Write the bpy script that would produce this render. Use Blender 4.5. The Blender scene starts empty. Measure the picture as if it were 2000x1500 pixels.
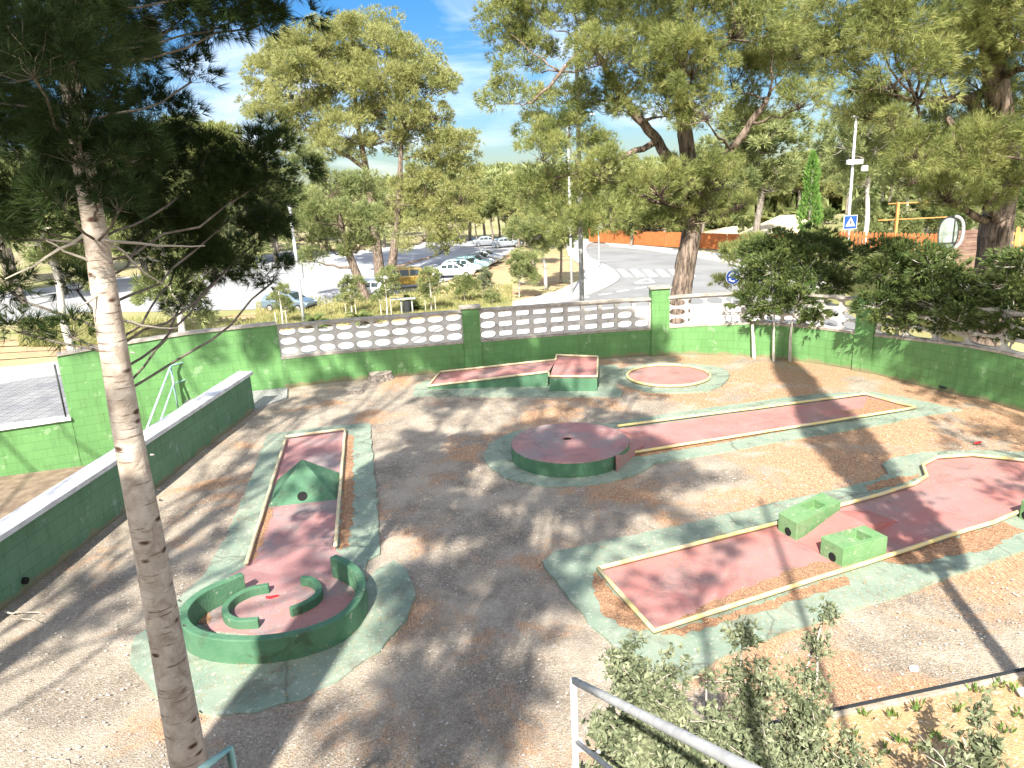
import bpy, bmesh, math, random
import numpy as np
from mathutils import Vector, Matrix
random.seed(7); rng = np.random.default_rng(11)
R = math.radians
sc = bpy.context.scene
COL = sc.collection

# ------------------------------------------------------------------ camera
H = 4.7; F = 1444.0
ROLL = math.atan(250/5187.0)
PITCH = math.atan(402*math.cos(ROLL)/F)
cR = Vector((1, 0, 0)); cU = Vector((0, math.sin(PITCH), math.cos(PITCH))); cF = Vector((0, math.cos(PITCH), -math.sin(PITCH)))
cr_, sr_ = math.cos(ROLL), math.sin(ROLL)
camR = cR*cr_ - cU*sr_; camU = cR*sr_ + cU*cr_
cd = bpy.data.cameras.new('camera'); cam = bpy.data.objects.new('camera', cd); COL.objects.link(cam)
cd.sensor_width = 36; cd.lens = 36*F/2000; cd.clip_start = 0.05; cd.clip_end = 3000
m = Matrix((camR, camU, -cF)).transposed().to_4x4(); m.translation = Vector((0, 0, H)); cam.matrix_world = m
sc.camera = cam

# ------------------------------------------------------------------ light
SUN_EL, SUN_AZ = R(42), R(10.5)          # shadows run away from the viewer, a little to the right
sd = Vector((-math.sin(SUN_AZ)*math.cos(SUN_EL), -math.cos(SUN_AZ)*math.cos(SUN_EL), math.sin(SUN_EL)))
sun = bpy.data.lights.new('sun', 'SUN'); sun.energy = 5.0; sun.angle = R(0.55); sun.color = (1, .95, .86)
so = bpy.data.objects.new('sun', sun); COL.objects.link(so); so.rotation_euler = sd.to_track_quat('Z', 'Y').to_euler()
w = bpy.data.worlds.new('World'); sc.world = w; w.use_nodes = True
nt = w.node_tree; N = nt.nodes; L = nt.links
bg = N['Background']; bg.inputs[1].default_value = 0.15
sky = N.new('ShaderNodeTexSky'); sky.sky_type = 'NISHITA'; sky.sun_disc = False
sky.sun_elevation = SUN_EL; sky.sun_rotation = math.pi + SUN_AZ; sky.air_density = 1.0; sky.dust_density = .1; sky.ozone_density = 2.0
tc = N.new('ShaderNodeTexCoord'); sep = N.new('ShaderNodeSeparateXYZ'); L.new(tc.outputs['Generated'], sep.inputs[0])
mp = N.new('ShaderNodeMapping'); mp.inputs['Scale'].default_value = (1.6, 1.2, 7.0); mp.inputs['Rotation'].default_value = (0, R(14), 0)
L.new(tc.outputs['Generated'], mp.inputs[0])
cn = N.new('ShaderNodeTexNoise'); cn.inputs['Scale'].default_value = 1.7; cn.inputs['Detail'].default_value = 7; cn.inputs['Roughness'].default_value = .55
cn.inputs['Distortion'].default_value = .5
L.new(mp.outputs[0], cn.inputs[0])
hz = N.new('ShaderNodeMapRange'); hz.inputs['From Min'].default_value = 0.0; hz.inputs['From Max'].default_value = .3
hz.inputs['To Min'].default_value = .02; hz.inputs['To Max'].default_value = 0
L.new(sep.outputs['Z'], hz.inputs[0])
ad0 = N.new('ShaderNodeMath'); L.new(cn.outputs[0], ad0.inputs[0]); L.new(hz.outputs[0], ad0.inputs[1])
bk_ = N.new('ShaderNodeMapRange'); bk_.inputs['From Min'].default_value = .25; bk_.inputs['From Max'].default_value = -.45   # unseen bright cloud added behind the viewer to lift the shade
bk_.inputs['To Min'].default_value = 0; bk_.inputs['To Max'].default_value = .42; L.new(sep.outputs['Y'], bk_.inputs[0])
ad = N.new('ShaderNodeMath'); L.new(ad0.outputs[0], ad.inputs[0]); L.new(bk_.outputs[0], ad.inputs[1])
rp = N.new('ShaderNodeValToRGB'); rp.color_ramp.elements[0].position = .50; rp.color_ramp.elements[1].position = .86
rp.color_ramp.elements[0].color = (0, 0, 0, 1); rp.color_ramp.elements[1].color = (.9, .9, .9, 1)
L.new(ad.outputs[0], rp.inputs[0])
hs = N.new('ShaderNodeHueSaturation'); hs.inputs['Saturation'].default_value = 1.45; hs.inputs['Value'].default_value = .52
L.new(sky.outputs[0], hs.inputs['Color'])
mx = N.new('ShaderNodeMixRGB'); mx.inputs[2].default_value = (5.6, 5.6, 5.7, 1)
dz_ = N.new('ShaderNodeMapRange'); dz_.inputs['From Min'].default_value = .02; dz_.inputs['From Max'].default_value = .5
L.new(sep.outputs['Z'], dz_.inputs[0])
dm = N.new('ShaderNodeMixRGB'); dm.inputs[1].default_value = (.35, .43, .57, 1); dm.inputs[2].default_value = (1.05, 1.1, 1.15, 1); L.new(dz_.outputs[0], dm.inputs[0])
tn = N.new('ShaderNodeMixRGB'); tn.blend_type = 'MULTIPLY'; tn.inputs[0].default_value = 1; L.new(hs.outputs[0], tn.inputs[1]); L.new(dm.outputs[0], tn.inputs[2])
L.new(rp.outputs[0], mx.inputs[0]); L.new(tn.outputs[0], mx.inputs[1]); L.new(mx.outputs[0], bg.inputs[0])
sc.view_settings.view_transform = 'Standard'; sc.view_settings.look = 'None'; sc.view_settings.gamma = 1
sc.view_settings.exposure = 1.3

# ------------------------------------------------------------------ coordinates: a photo direction to a point on a real level plane
def ray(px, py):
    x = (px-1000)/F; y = -(py-750)/F
    return cR*(cr_*x+sr_*y) + cU*(-sr_*x+cr_*y) + cF
def G(px, py, z=0.0):
    d = ray(px, py); t = (z-H)/d.z
    return Vector((t*d.x, t*d.y, z))
def at(px, py, Y):
    d = ray(px, py); t = Y/d.y
    return Vector((t*d.x, Y, H+t*d.z))
SZ = -4.8                                  # street level

# ------------------------------------------------------------------ materials
def mat(name, col, rough=.8, col2=None, scale=3, bump=0, bscale=40, metal=0, coord='Object', speck=None, detail=6, lo=.4, hi=.6, spec=.3, crack=0, stain=None):
    m = bpy.data.materials.new(name); m.use_nodes = True
    nt = m.node_tree; n = nt.nodes; l = nt.links; b = n['Principled BSDF']
    b.inputs['Base Color'].default_value = (*col, 1); b.inputs['Roughness'].default_value = rough; b.inputs['Metallic'].default_value = metal
    b.inputs['Specular IOR Level'].default_value = spec
    t = n.new('ShaderNodeTexCoord')
    out = None
    if col2:
        z = n.new('ShaderNodeTexNoise'); z.inputs['Scale'].default_value = scale; z.inputs['Detail'].default_value = detail; z.inputs['Roughness'].default_value = .6
        l.new(t.outputs[coord], z.inputs[0])
        r = n.new('ShaderNodeValToRGB'); r.color_ramp.elements[0].position = lo; r.color_ramp.elements[1].position = hi
        r.color_ramp.elements[0].color = (*col, 1); r.color_ramp.elements[1].color = (*col2, 1)
        l.new(z.outputs[0], r.inputs[0]); out = r.outputs[0]
    if speck:                               # (colour, scale, threshold)
        z = n.new('ShaderNodeTexNoise'); z.inputs['Scale'].default_value = speck[1]; z.inputs['Detail'].default_value = 5; z.inputs['Roughness'].default_value = .7
        l.new(t.outputs[coord], z.inputs[0])
        r = n.new('ShaderNodeValToRGB'); r.color_ramp.elements[0].position = speck[2]; r.color_ramp.elements[1].position = speck[2]+.05
        l.new(z.outputs[0], r.inputs[0])
        mx = n.new('ShaderNodeMixRGB'); l.new(r.outputs[0], mx.inputs[0]); mx.inputs[1].default_value = (*col, 1); mx.inputs[2].default_value = (*speck[0], 1)
        if out: l.new(out, mx.inputs[1])
        out = mx.outputs[0]
    if stain:
        z = n.new('ShaderNodeTexNoise'); z.inputs['Scale'].default_value = stain[1]; z.inputs['Detail'].default_value = 9; z.inputs['Roughness'].default_value = .72; z.inputs['Distortion'].default_value = .5; l.new(t.outputs[coord], z.inputs[0])
        r = n.new('ShaderNodeValToRGB'); r.color_ramp.elements[0].position = stain[2]; r.color_ramp.elements[1].position = stain[2]+.10; r.color_ramp.elements[1].color = (stain[3],)*3+(1,); l.new(z.outputs[0], r.inputs[0])
        mx = n.new('ShaderNodeMixRGB'); l.new(r.outputs[0], mx.inputs[0]); l.new(out, mx.inputs[1]); mx.inputs[2].default_value = (*stain[0], 1); out = mx.outputs[0]
    if crack:
        nz = n.new('ShaderNodeTexNoise'); nz.inputs['Scale'].default_value = 2.2; nz.inputs['Detail'].default_value = 6; l.new(t.outputs[coord], nz.inputs[0])
        mm = n.new('ShaderNodeMixRGB'); mm.inputs[0].default_value = .28; l.new(t.outputs[coord], mm.inputs[1]); l.new(nz.outputs['Color'], mm.inputs[2])
        v = n.new('ShaderNodeTexVoronoi'); v.feature = 'DISTANCE_TO_EDGE'; v.inputs['Scale'].default_value = crack; l.new(mm.outputs[0], v.inputs[0])
        r = n.new('ShaderNodeValToRGB'); r.color_ramp.elements[0].position = .001; r.color_ramp.elements[1].position = .005
        r.color_ramp.elements[0].color = (.6, .6, .6, 1); r.color_ramp.elements[1].color = (0, 0, 0, 1); l.new(v.outputs['Distance'], r.inputs[0])
        mx = n.new('ShaderNodeMixRGB'); l.new(r.outputs[0], mx.inputs[0]); l.new(out, mx.inputs[1]); mx.inputs[2].default_value = (.07, .065, .05, 1); out = mx.outputs[0]
    if out: l.new(out, b.inputs['Base Color'])
    if bump:
        z = n.new('ShaderNodeTexNoise'); z.inputs['Scale'].default_value = bscale; z.inputs['Detail'].default_value = 4
        l.new(t.outputs[coord], z.inputs[0])
        bp = n.new('ShaderNodeBump'); bp.inputs['Strength'].default_value = bump; bp.inputs['Distance'].default_value = .02
        l.new(z.outputs[0], bp.inputs['Height']); l.new(bp.outputs[0], b.inputs['Normal'])
    return m

def foliage_mat(name, c1, c2, trans=.3, nscale=1.2, rough=.6):
    m = bpy.data.materials.new(name); m.use_nodes = True
    nt = m.node_tree; n = nt.nodes; l = nt.links; b = n['Principled BSDF']; o = n['Material Output']
    g = n.new('ShaderNodeNewGeometry'); t = n.new('ShaderNodeTexCoord')
    z = n.new('ShaderNodeTexNoise'); z.inputs['Scale'].default_value = nscale; z.inputs['Detail'].default_value = 2
    l.new(t.outputs['Object'], z.inputs[0])
    a = n.new('ShaderNodeMath'); a.operation = 'MULTIPLY_ADD'; a.inputs[1].default_value = .7
    l.new(g.outputs['Random Per Island'], a.inputs[0]); 
    s = n.new('ShaderNodeMath'); s.operation = 'MULTIPLY_ADD'; s.inputs[1].default_value = 1.6; s.inputs[2].default_value = -.68
    l.new(z.outputs[0], s.inputs[0]); l.new(s.outputs[0], a.inputs[2])
    mx = n.new('ShaderNodeMixRGB'); mx.inputs[1].default_value = (*c1, 1); mx.inputs[2].default_value = (*c2, 1); mx.use_clamp = True
    l.new(a.outputs[0], mx.inputs[0]); l.new(mx.outputs[0], b.inputs['Base Color'])
    b.inputs['Roughness'].default_value = rough; b.inputs['Specular IOR Level'].default_value = .25
    tr = n.new('ShaderNodeBsdfTranslucent'); l.new(mx.outputs[0], tr.inputs[0])
    ms = n.new('ShaderNodeMixShader'); ms.inputs[0].default_value = trans
    l.new(b.outputs[0], ms.inputs[1]); l.new(tr.outputs[0], ms.inputs[2]); l.new(ms.outputs[0], o.inputs[0])
    return m

def block_wall_mat(name, col, col2, mud=.75):
    m = mat(name, col, .55, col2, 1.3, 0, lo=.35, hi=.7, coord='Object', speck=((col2[0]*1.5, col2[1]*1.15, col2[2]*1.6), 3.5, .60))
    nt = m.node_tree; n = nt.nodes; l = nt.links; b = n['Principled BSDF']
    src = b.inputs['Base Color'].links[0].from_socket
    uv = n.new('ShaderNodeUVMap'); uv.uv_map = 'UVMap'
    br = n.new('ShaderNodeTexBrick'); br.inputs['Scale'].default_value = 1; br.inputs['Brick Width'].default_value = .4; br.inputs['Row Height'].default_value = .2
    br.inputs['Mortar Size'].default_value = .006; br.inputs['Mortar Smooth'].default_value = .6
    br.inputs['Color1'].default_value = (1, 1, 1, 1); br.inputs['Color2'].default_value = (.93, .93, .93, 1); br.inputs['Mortar'].default_value = (.68, .68, .68, 1)
    l.new(uv.outputs[0], br.inputs[0])
    mu = n.new('ShaderNodeMixRGB'); mu.blend_type = 'MULTIPLY'; mu.inputs[0].default_value = 1
    mps = n.new('ShaderNodeMapping'); mps.inputs['Scale'].default_value = (5, .55, 1); l.new(uv.outputs[0], mps.inputs[0])
    zs = n.new('ShaderNodeTexNoise'); zs.inputs['Scale'].default_value = 1.5; zs.inputs['Detail'].default_value = 7; zs.inputs['Roughness'].default_value = .7; l.new(mps.outputs[0], zs.inputs[0])
    rs_ = n.new('ShaderNodeValToRGB'); rs_.color_ramp.elements[0].position = .50; rs_.color_ramp.elements[1].position = .68
    rs_.color_ramp.elements[0].color = (1, 1, 1, 1); rs_.color_ramp.elements[1].color = (.76, .77, .72, 1); l.new(zs.outputs[0], rs_.inputs[0])
    m2 = n.new('ShaderNodeMixRGB'); m2.blend_type = 'MULTIPLY'; m2.inputs[0].default_value = 1; l.new(src, m2.inputs[1]); l.new(rs_.outputs[0], m2.inputs[2])
    # mud splashed along the foot
    su = n.new('ShaderNodeSeparateXYZ'); l.new(uv.outputs[0], su.inputs[0]); zm = n.new('ShaderNodeTexNoise'); zm.inputs['Scale'].default_value = 3; zm.inputs['Detail'].default_value = 8; l.new(uv.outputs[0], zm.inputs[0])
    am = n.new('ShaderNodeMath'); am.operation = 'MULTIPLY_ADD'; am.inputs[1].default_value = -.34; l.new(zm.outputs[0], am.inputs[0]); l.new(su.outputs['Y'], am.inputs[2])
    rm = n.new('ShaderNodeMapRange'); rm.inputs['From Min'].default_value = 1.86; rm.inputs['From Max'].default_value = 1.93; rm.inputs['To Min'].default_value = mud; rm.inputs['To Max'].default_value = 0; l.new(am.outputs[0], rm.inputs[0])
    m3 = n.new('ShaderNodeMixRGB'); l.new(rm.outputs[0], m3.inputs[0]); l.new(m2.outputs[0], m3.inputs[1]); m3.inputs[2].default_value = (.24, .19, .12, 1)
    l.new(m3.outputs[0], mu.inputs[1]); l.new(br.outputs[0], mu.inputs[2]); l.new(mu.outputs[0], b.inputs['Base Color'])
    bp = n.new('ShaderNodeBump'); bp.inputs['Strength'].default_value = .35; bp.inputs['Distance'].default_value = .01; bp.invert = True
    nz = n.new('ShaderNodeTexNoise'); nz.inputs['Scale'].default_value = 60
    t = n.new('ShaderNodeTexCoord'); l.new(t.outputs['Object'], nz.inputs[0])
    ad = n.new('ShaderNodeMath'); ad.operation = 'MULTIPLY_ADD'; ad.inputs[1].default_value = .3
    l.new(nz.outputs[0], ad.inputs[0]); l.new(br.outputs['Fac'], ad.inputs[2])
    l.new(ad.outputs[0], bp.inputs['Height']); l.new(bp.outputs[0], b.inputs['Normal'])
    return m

def yard_mat():
    m = bpy.data.materials.new('yard_gravel_and_needles'); m.use_nodes = True
    nt = m.node_tree; n = nt.nodes; l = nt.links; b = n['Principled BSDF']; b.inputs['Roughness'].default_value = .95; b.inputs['Specular IOR Level'].default_value = .1
    t = n.new('ShaderNodeTexCoord'); P = t.outputs['Object']
    def noise(s, d=5, r=.6, src=P, dist=0):
        z = n.new('ShaderNodeTexNoise'); z.inputs['Scale'].default_value = s; z.inputs['Detail'].default_value = d; z.inputs['Roughness'].default_value = r
        z.inputs['Distortion'].default_value = dist
        l.new(src, z.inputs[0]); return z.outputs[0]
    def ramp(src, stops):
        r = n.new('ShaderNodeValToRGB'); e = r.color_ramp.elements
        e[0].position, e[0].color = stops[0][0], (*stops[0][1], 1); e[1].position, e[1].color = stops[-1][0], (*stops[-1][1], 1)
        for p, c in stops[1:-1]:
            k = e.new(p); k.color = (*c, 1)
        l.new(src, r.inputs[0]); return r.outputs[0]
    def mix(f, a, c, mode='MIX'):
        x = n.new('ShaderNodeMixRGB'); x.blend_type = mode
        for i, v in ((0, f), (1, a), (2, c)):
            if isinstance(v, (int, float)): x.inputs[i].default_value = v
            elif isinstance(v, tuple): x.inputs[i].default_value = (*v, 1)
            else: l.new(v, x.inputs[i])
        return x.outputs[0]
    vor = n.new('ShaderNodeTexVoronoi'); vor.inputs['Scale'].default_value = 55; l.new(P, vor.inputs[0])
    bw = n.new('ShaderNodeSeparateColor'); l.new(vor.outputs['Color'], bw.inputs[0])
    stones = ramp(bw.outputs[0], [(0, (.12, .095, .07)), (.5, (.25, .21, .165)), (.85, (.36, .31, .25)), (1, (.58, .54, .48))])
    fine = ramp(noise(90, 3, .8), [(.3, (.15, .115, .085)), (.5, (.29, .24, .185)), (.7, (.50, .44, .36))])
    grav = mix(.5, stones, fine)
    dust = ramp(noise(.9, 6, .65), [(.42, (0, 0, 0)), (.62, (1, 1, 1))])
    grav = mix(dust, grav, mix(.6, grav, (.50, .43, .34)))
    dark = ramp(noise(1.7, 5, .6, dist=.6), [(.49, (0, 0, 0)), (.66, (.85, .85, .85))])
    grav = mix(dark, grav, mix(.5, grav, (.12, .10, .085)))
    # pine needle litter: stretched fibre in two directions
    mpa = n.new('ShaderNodeMapping'); mpa.inputs['Rotation'].default_value = (0, 0, .6); mpa.inputs['Scale'].default_value = (90, 14, 20); l.new(P, mpa.inputs[0])
    mpb = n.new('ShaderNodeMapping'); mpb.inputs['Rotation'].default_value = (0, 0, -.9); mpb.inputs['Scale'].default_value = (90, 14, 20); l.new(P, mpb.inputs[0])
    fa = noise(1, 3, .6, mpa.outputs[0], .8); fb = noise(1, 3, .6, mpb.outputs[0], .8)
    fi = n.new('ShaderNodeMath'); fi.operation = 'MAXIMUM'; l.new(fa, fi.inputs[0]); l.new(fb, fi.inputs[1])
    litter = ramp(fi.outputs[0], [(.42, (.19, .095, .05)), (.54, (.44, .25, .14)), (.70, (.64, .45, .29))])
    sx = n.new('ShaderNodeSeparateXYZ'); l.new(P, sx.inputs[0])
    bias = n.new('ShaderNodeMapRange'); bias.inputs['From Min'].default_value = 0; bias.inputs['From Max'].default_value = 5.5
    bias.inputs['To Min'].default_value = -.035; bias.inputs['To Max'].default_value = .105; l.new(sx.outputs[0], bias.inputs[0])
    big = noise(.55, 8, .68, dist=.4)
    a1 = n.new('ShaderNodeMath'); l.new(big, a1.inputs[0]); l.new(bias.outputs[0], a1.inputs[1])
    a2 = n.new('ShaderNodeMath'); a2.operation = 'MULTIPLY_ADD'; a2.inputs[1].default_value = .14; l.new(fi.outputs[0], a2.inputs[0]); l.new(a1.outputs[0], a2.inputs[2])
    lm = ramp(a2.outputs[0], [(.575, (0, 0, 0)), (.66, (.95, .95, .95))])
    c = mix(lm, grav, litter)
    wsp = ramp(noise(140, 2, .9), [(.60, (0, 0, 0)), (.66, (1, 1, 1))]); c = mix(mix(.6, (0, 0, 0), wsp), c, (.66, .61, .53))
    dsp = ramp(noise(47, 4, .9), [(.545, (0, 0, 0)), (.62, (1, 1, 1))]); c = mix(mix(.62, (0, 0, 0), dsp), c, (.08, .055, .04))
    l.new(c, b.inputs['Base Color'])
    hb = n.new('ShaderNodeMath'); hb.operation = 'ADD'; l.new(vor.outputs['Distance'], hb.inputs[0]); l.new(fi.outputs[0], hb.inputs[1])
    bp = n.new('ShaderNodeBump'); bp.inputs['Strength'].default_value = .6; bp.inputs['Distance'].default_value = .015
    l.new(hb.outputs[0], bp.inputs['Height']); l.new(bp.outputs[0], b.inputs['Normal'])
    return m

def bark_mat(name, c1, c2, sx=6, sz=1.2, knots=False):
    m = bpy.data.materials.new(name); m.use_nodes = True
    nt = m.node_tree; n = nt.nodes; l = nt.links; b = n['Principled BSDF']; b.inputs['Roughness'].default_value = .9; b.inputs['Specular IOR Level'].default_value = .1
    t = n.new('ShaderNodeTexCoord'); mp = n.new('ShaderNodeMapping'); mp.inputs['Scale'].default_value = (sx, sx, sz); l.new(t.outputs['Object'], mp.inputs[0])
    z = n.new('ShaderNodeTexNoise'); z.inputs['Scale'].default_value = 2.2; z.inputs['Detail'].default_value = 8; z.inputs['Roughness'].default_value = .65; z.inputs['Distortion'].default_value = .6
    l.new(mp.outputs[0], z.inputs[0])
    r = n.new('ShaderNodeValToRGB'); r.color_ramp.elements[0].position = .38; r.color_ramp.elements[1].position = .62
    r.color_ramp.elements[0].color = (*c1, 1); r.color_ramp.elements[1].color = (*c2, 1); l.new(z.outputs[0], r.inputs[0])
    out = r.outputs[0]
    if knots:
        mp2 = n.new('ShaderNodeMapping'); mp2.inputs['Scale'].default_value = (4.5, 4.5, 9.5); l.new(t.outputs['Object'], mp2.inputs[0])
        nd = n.new('ShaderNodeTexNoise'); nd.inputs['Scale'].default_value = 3; l.new(mp2.outputs[0], nd.inputs[0])
        v = n.new('ShaderNodeTexVoronoi'); v.inputs['Scale'].default_value = 1.0; v.inputs['Randomness'].default_value = .9
        ad = n.new('ShaderNodeMixRGB'); ad.inputs[0].default_value = .12; l.new(mp2.outputs[0], ad.inputs[1]); l.new(nd.outputs['Color'], ad.inputs[2]); l.new(ad.outputs[0], v.inputs[0])
        r2 = n.new('ShaderNodeValToRGB'); r2.color_ramp.elements[0].position = .10; r2.color_ramp.elements[1].position = .20
        r2.color_ramp.elements[0].color = (1, 1, 1, 1); r2.color_ramp.elements[1].color = (0, 0, 0, 1); l.new(v.outputs[0], r2.inputs[0])
        mx = n.new('ShaderNodeMixRGB'); l.new(r2.outputs[0], mx.inputs[0]); l.new(out, mx.inputs[1]); mx.inputs[2].default_value = (.10, .055, .04, 1); out = mx.outputs[0]
        mp3 = n.new('ShaderNodeMapping'); mp3.inputs['Scale'].default_value = (3, 3, 38); l.new(t.outputs['Object'], mp3.inputs[0])
        n3 = n.new('ShaderNodeTexNoise'); n3.inputs['Detail'].default_value = 5; l.new(mp3.outputs[0], n3.inputs[0]); n3.inputs['Scale'].default_value = 1.6
        r3 = n.new('ShaderNodeValToRGB'); r3.color_ramp.elements[0].position = .60; r3.color_ramp.elements[1].position = .66; l.new(n3.outputs[0], r3.inputs[0])
        m3 = n.new('ShaderNodeMixRGB'); l.new(r3.outputs[0], m3.inputs[0]); l.new(out, m3.inputs[1]); m3.inputs[2].default_value = (.19, .14, .11, 1); out = m3.outputs[0]
    l.new(out, b.inputs['Base Color'])
    bp = n.new('ShaderNodeBump'); bp.inputs['Strength'].default_value = .8; bp.inputs['Distance'].default_value = .03; l.new(z.outputs[0], bp.inputs['Height']); l.new(bp.outputs[0], b.inputs['Normal'])
    return m

M = {}
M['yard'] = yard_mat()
M['wall_green'] = block_wall_mat('green_painted_block', (.11, .25, .085), (.14, .30, .105))
M['wall_green_tall'] = block_wall_mat('green_painted_block_tall', (.11, .25, .085), (.14, .30, .105), 0)
M['low_green'] = block_wall_mat('dull_green_painted_block', (.085, .195, .115), (.115, .235, .14))
M['coping'] = mat('weathered_coping', (.42, .38, .33), .9, (.27, .24, .20), 6, .3)
M['white_coping'] = mat('whitewashed_coping', (.66, .66, .68), .8, (.50, .50, .51), 5, .2)
M['breeze'] = mat('breeze_block_concrete', (.56, .54, .50), .85, (.48, .46, .42), 7, .2, stain=((.22, .20, .17), 3, .55, .6))
M['apron'] = mat('worn_green_concrete', (.185, .25, .19), .85, (.285, .325, .25), 1.8, .35, 70, speck=((.42, .42, .35), 19, .585), lo=.35, hi=.7, crack=.38, stain=((.13, .13, .10), 2.1, .53, .65))
M['apron_edge'] = M['apron']
M['red'] = mat('worn_red_concrete', (.41, .175, .155), .8, (.32, .21, .195), 1.3, .3, 80, speck=((.33, .24, .21), 14, .60), lo=.4, hi=.65, stain=((.17, .12, .11), 1.6, .54, .6))
M['red_grey'] = mat('red_concrete_rubbed_grey', (.37, .19, .18), .85, (.27, .22, .215), 1.1, .3, 80, lo=.46, hi=.6, speck=((.36, .28, .25), 15, .60), stain=((.15, .12, .12), 1.9, .53, .6))
M['green_conc'] = mat('dark_green_painted_concrete', (.06, .155, .085), .65, (.095, .20, .115), 3.5, .35, 30, speck=((.30, .34, .26), 11, .63), lo=.35, hi=.7, stain=((.06, .075, .045), 3.2, .54, .7))
M['green_light'] = mat('bright_green_painted_concrete', (.12, .255, .10), .7, (.20, .30, .155), 4, .35, 30, speck=((.40, .40, .28), 11, .61), lo=.35, hi=.7, stain=((.08, .12, .06), 4, .56, .6))
M['yellow'] = mat('worn_yellow_pipe', (.62, .50, .20), .55, (.55, .46, .30), 7, .15, 40, speck=((.28, .17, .08), 22, .64))
M['cream_rail'] = mat('faded_cream_rail', (.66, .55, .34), .6, (.56, .47, .30), 7, .15, 40, speck=((.28, .17, .08), 22, .62))
M['hole'] = mat('dark_hole', (.012, .012, .012), .9)
M['asphalt'] = mat('pale_asphalt', (.20, .20, .20), .9, (.25, .25, .245), .25, .1, 8)
M['carpark'] = mat('sun_bleached_asphalt', (.33, .33, .34), .9, (.41, .41, .42), .2, .1, 8)
M['pave'] = mat('pale_pavement', (.46, .44, .41), .9, (.54, .51, .47), .8, .1, 8)
M['tiles'] = mat('paving_tiles', (.20, .20, .22), .9, (.26, .26, .27), .6, .1, 8)
_n = M['tiles'].node_tree; _b = _n.nodes['Principled BSDF']; _src = _b.inputs['Base Color'].links[0].from_socket
_t = _n.nodes.new('ShaderNodeTexCoord'); _br = _n.nodes.new('ShaderNodeTexBrick'); _br.offset = 0; _br.inputs['Scale'].default_value = 1; _br.inputs['Brick Width'].default_value = .6; _br.inputs['Row Height'].default_value = .6; _br.inputs['Mortar Size'].default_value = .03
_br.inputs['Color1'].default_value = (1, 1, 1, 1); _br.inputs['Color2'].default_value = (.85, .85, .85, 1); _br.inputs['Mortar'].default_value = (.5, .5, .5, 1); _n.links.new(_t.outputs['Object'], _br.inputs[0])
_m = _n.nodes.new('ShaderNodeMixRGB'); _m.blend_type = 'MULTIPLY'; _m.inputs[0].default_value = 1; _n.links.new(_src, _m.inputs[1]); _n.links.new(_br.outputs[0], _m.inputs[2]); _n.links.new(_m.outputs[0], _b.inputs['Base Color'])
M['kerb'] = mat('kerb_stone', (.38, .37, .35), .9)
M['paint'] = mat('road_paint', (.8, .8, .78), .7)
M['verge'] = mat('verge_soil', (.42, .26, .15), .95, (.36, .31, .17), .35, .4, 6, speck=((.42, .39, .18), .8, .52), lo=.42, hi=.6)
M['far_ground'] = mat('dry_forest_floor', (.36, .30, .17), .95, (.24, .24, .09), .06, .2, 2)
M['bed'] = mat('bed_soil', (.33, .22, .12), .95, (.46, .30, .15), 5, .8, 45, speck=((.62, .50, .34), 30, .56))
M['sunk'] = mat('brown_soil', (.17, .12, .085), .95, (.25, .19, .13), 4, .6, 45)
M['cobble'] = mat('pebbled_concrete', (.34, .34, .32), .95, (.20, .20, .19), 22, .6, 60)
M['galv'] = mat('galvanised_pipe', (.60, .60, .59), .5, (.46, .46, .46), 14, .1, 60, metal=0)
M['teal_pipe'] = mat('pale_teal_painted_pipe', (.24, .43, .40), .5, (.40, .53, .50), 8)
M['steel'] = mat('lamp_post_steel', (.55, .56, .56), .5, metal=.2)
M['grey_pole'] = mat('dull_grey_pole', (.30, .30, .29), .7, (.38, .38, .36), 3)
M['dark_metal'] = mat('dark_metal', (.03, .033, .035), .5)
M['white_paint'] = mat('white_paint', (.78, .78, .78), .35)
M['blue_sign'] = mat('blue_sign_face', (.02, .07, .35), .35)
M['black'] = mat('black_rubber', (.015, .015, .016), .7)
M['glass'] = mat('car_glass', (.03, .045, .05), .08, spec=.6)
M['rim'] = mat('wheel_rim', (.45, .45, .46), .35, metal=.6)
M['orange_wood'] = mat('orange_stained_wood', (.44, .145, .045), .75, (.36, .12, .04), 2)
M['pale_orange'] = mat('pale_orange_wood', (.60, .27, .09), .75, (.50, .22, .07), 2)
M['brown_slat'] = mat('brown_slatted_wood', (.16, .09, .07), .75, (.21, .13, .10), 3)
M['render'] = mat('cream_render', (.62, .57, .45), .9, (.52, .47, .37), 2, .1)
M['stump'] = mat('stump_wood', (.42, .37, .31), .9, (.27, .22, .17), 12, .4)
M['stumpbark'] = mat('stump_bark', (.12, .10, .085), .95, (.26, .22, .19), 14, .6, 30)
M['bark_white'] = bark_mat('pale_smooth_bark', (.36, .29, .23), (.58, .50, .42), 3, 3, knots=True)
M['bark_pine'] = bark_mat('furrowed_pine_bark', (.045, .035, .028), (.30, .23, .18), 5, 1.0)
M['bark_grey'] = bark_mat('grey_bark', (.13, .11, .09), (.30, .26, .22), 6, 1.5)
M['bark_lime'] = bark_mat('limewashed_bark', (.42, .38, .32), (.66, .62, .56), 4, 2)
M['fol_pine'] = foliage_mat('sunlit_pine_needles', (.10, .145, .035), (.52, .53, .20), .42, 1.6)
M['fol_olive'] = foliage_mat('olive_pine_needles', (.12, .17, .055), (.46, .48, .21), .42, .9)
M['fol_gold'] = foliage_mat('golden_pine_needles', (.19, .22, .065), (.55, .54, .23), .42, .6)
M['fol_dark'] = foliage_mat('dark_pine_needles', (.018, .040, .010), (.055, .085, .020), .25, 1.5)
M['fol_cyp'] = foliage_mat('cypress_sprays', (.025, .055, .015), (.20, .25, .075), .22, 2.2)
M['fol_bright'] = foliage_mat('bright_green_cypress', (.10, .22, .04), (.26, .42, .10), .25, 2)
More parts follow.
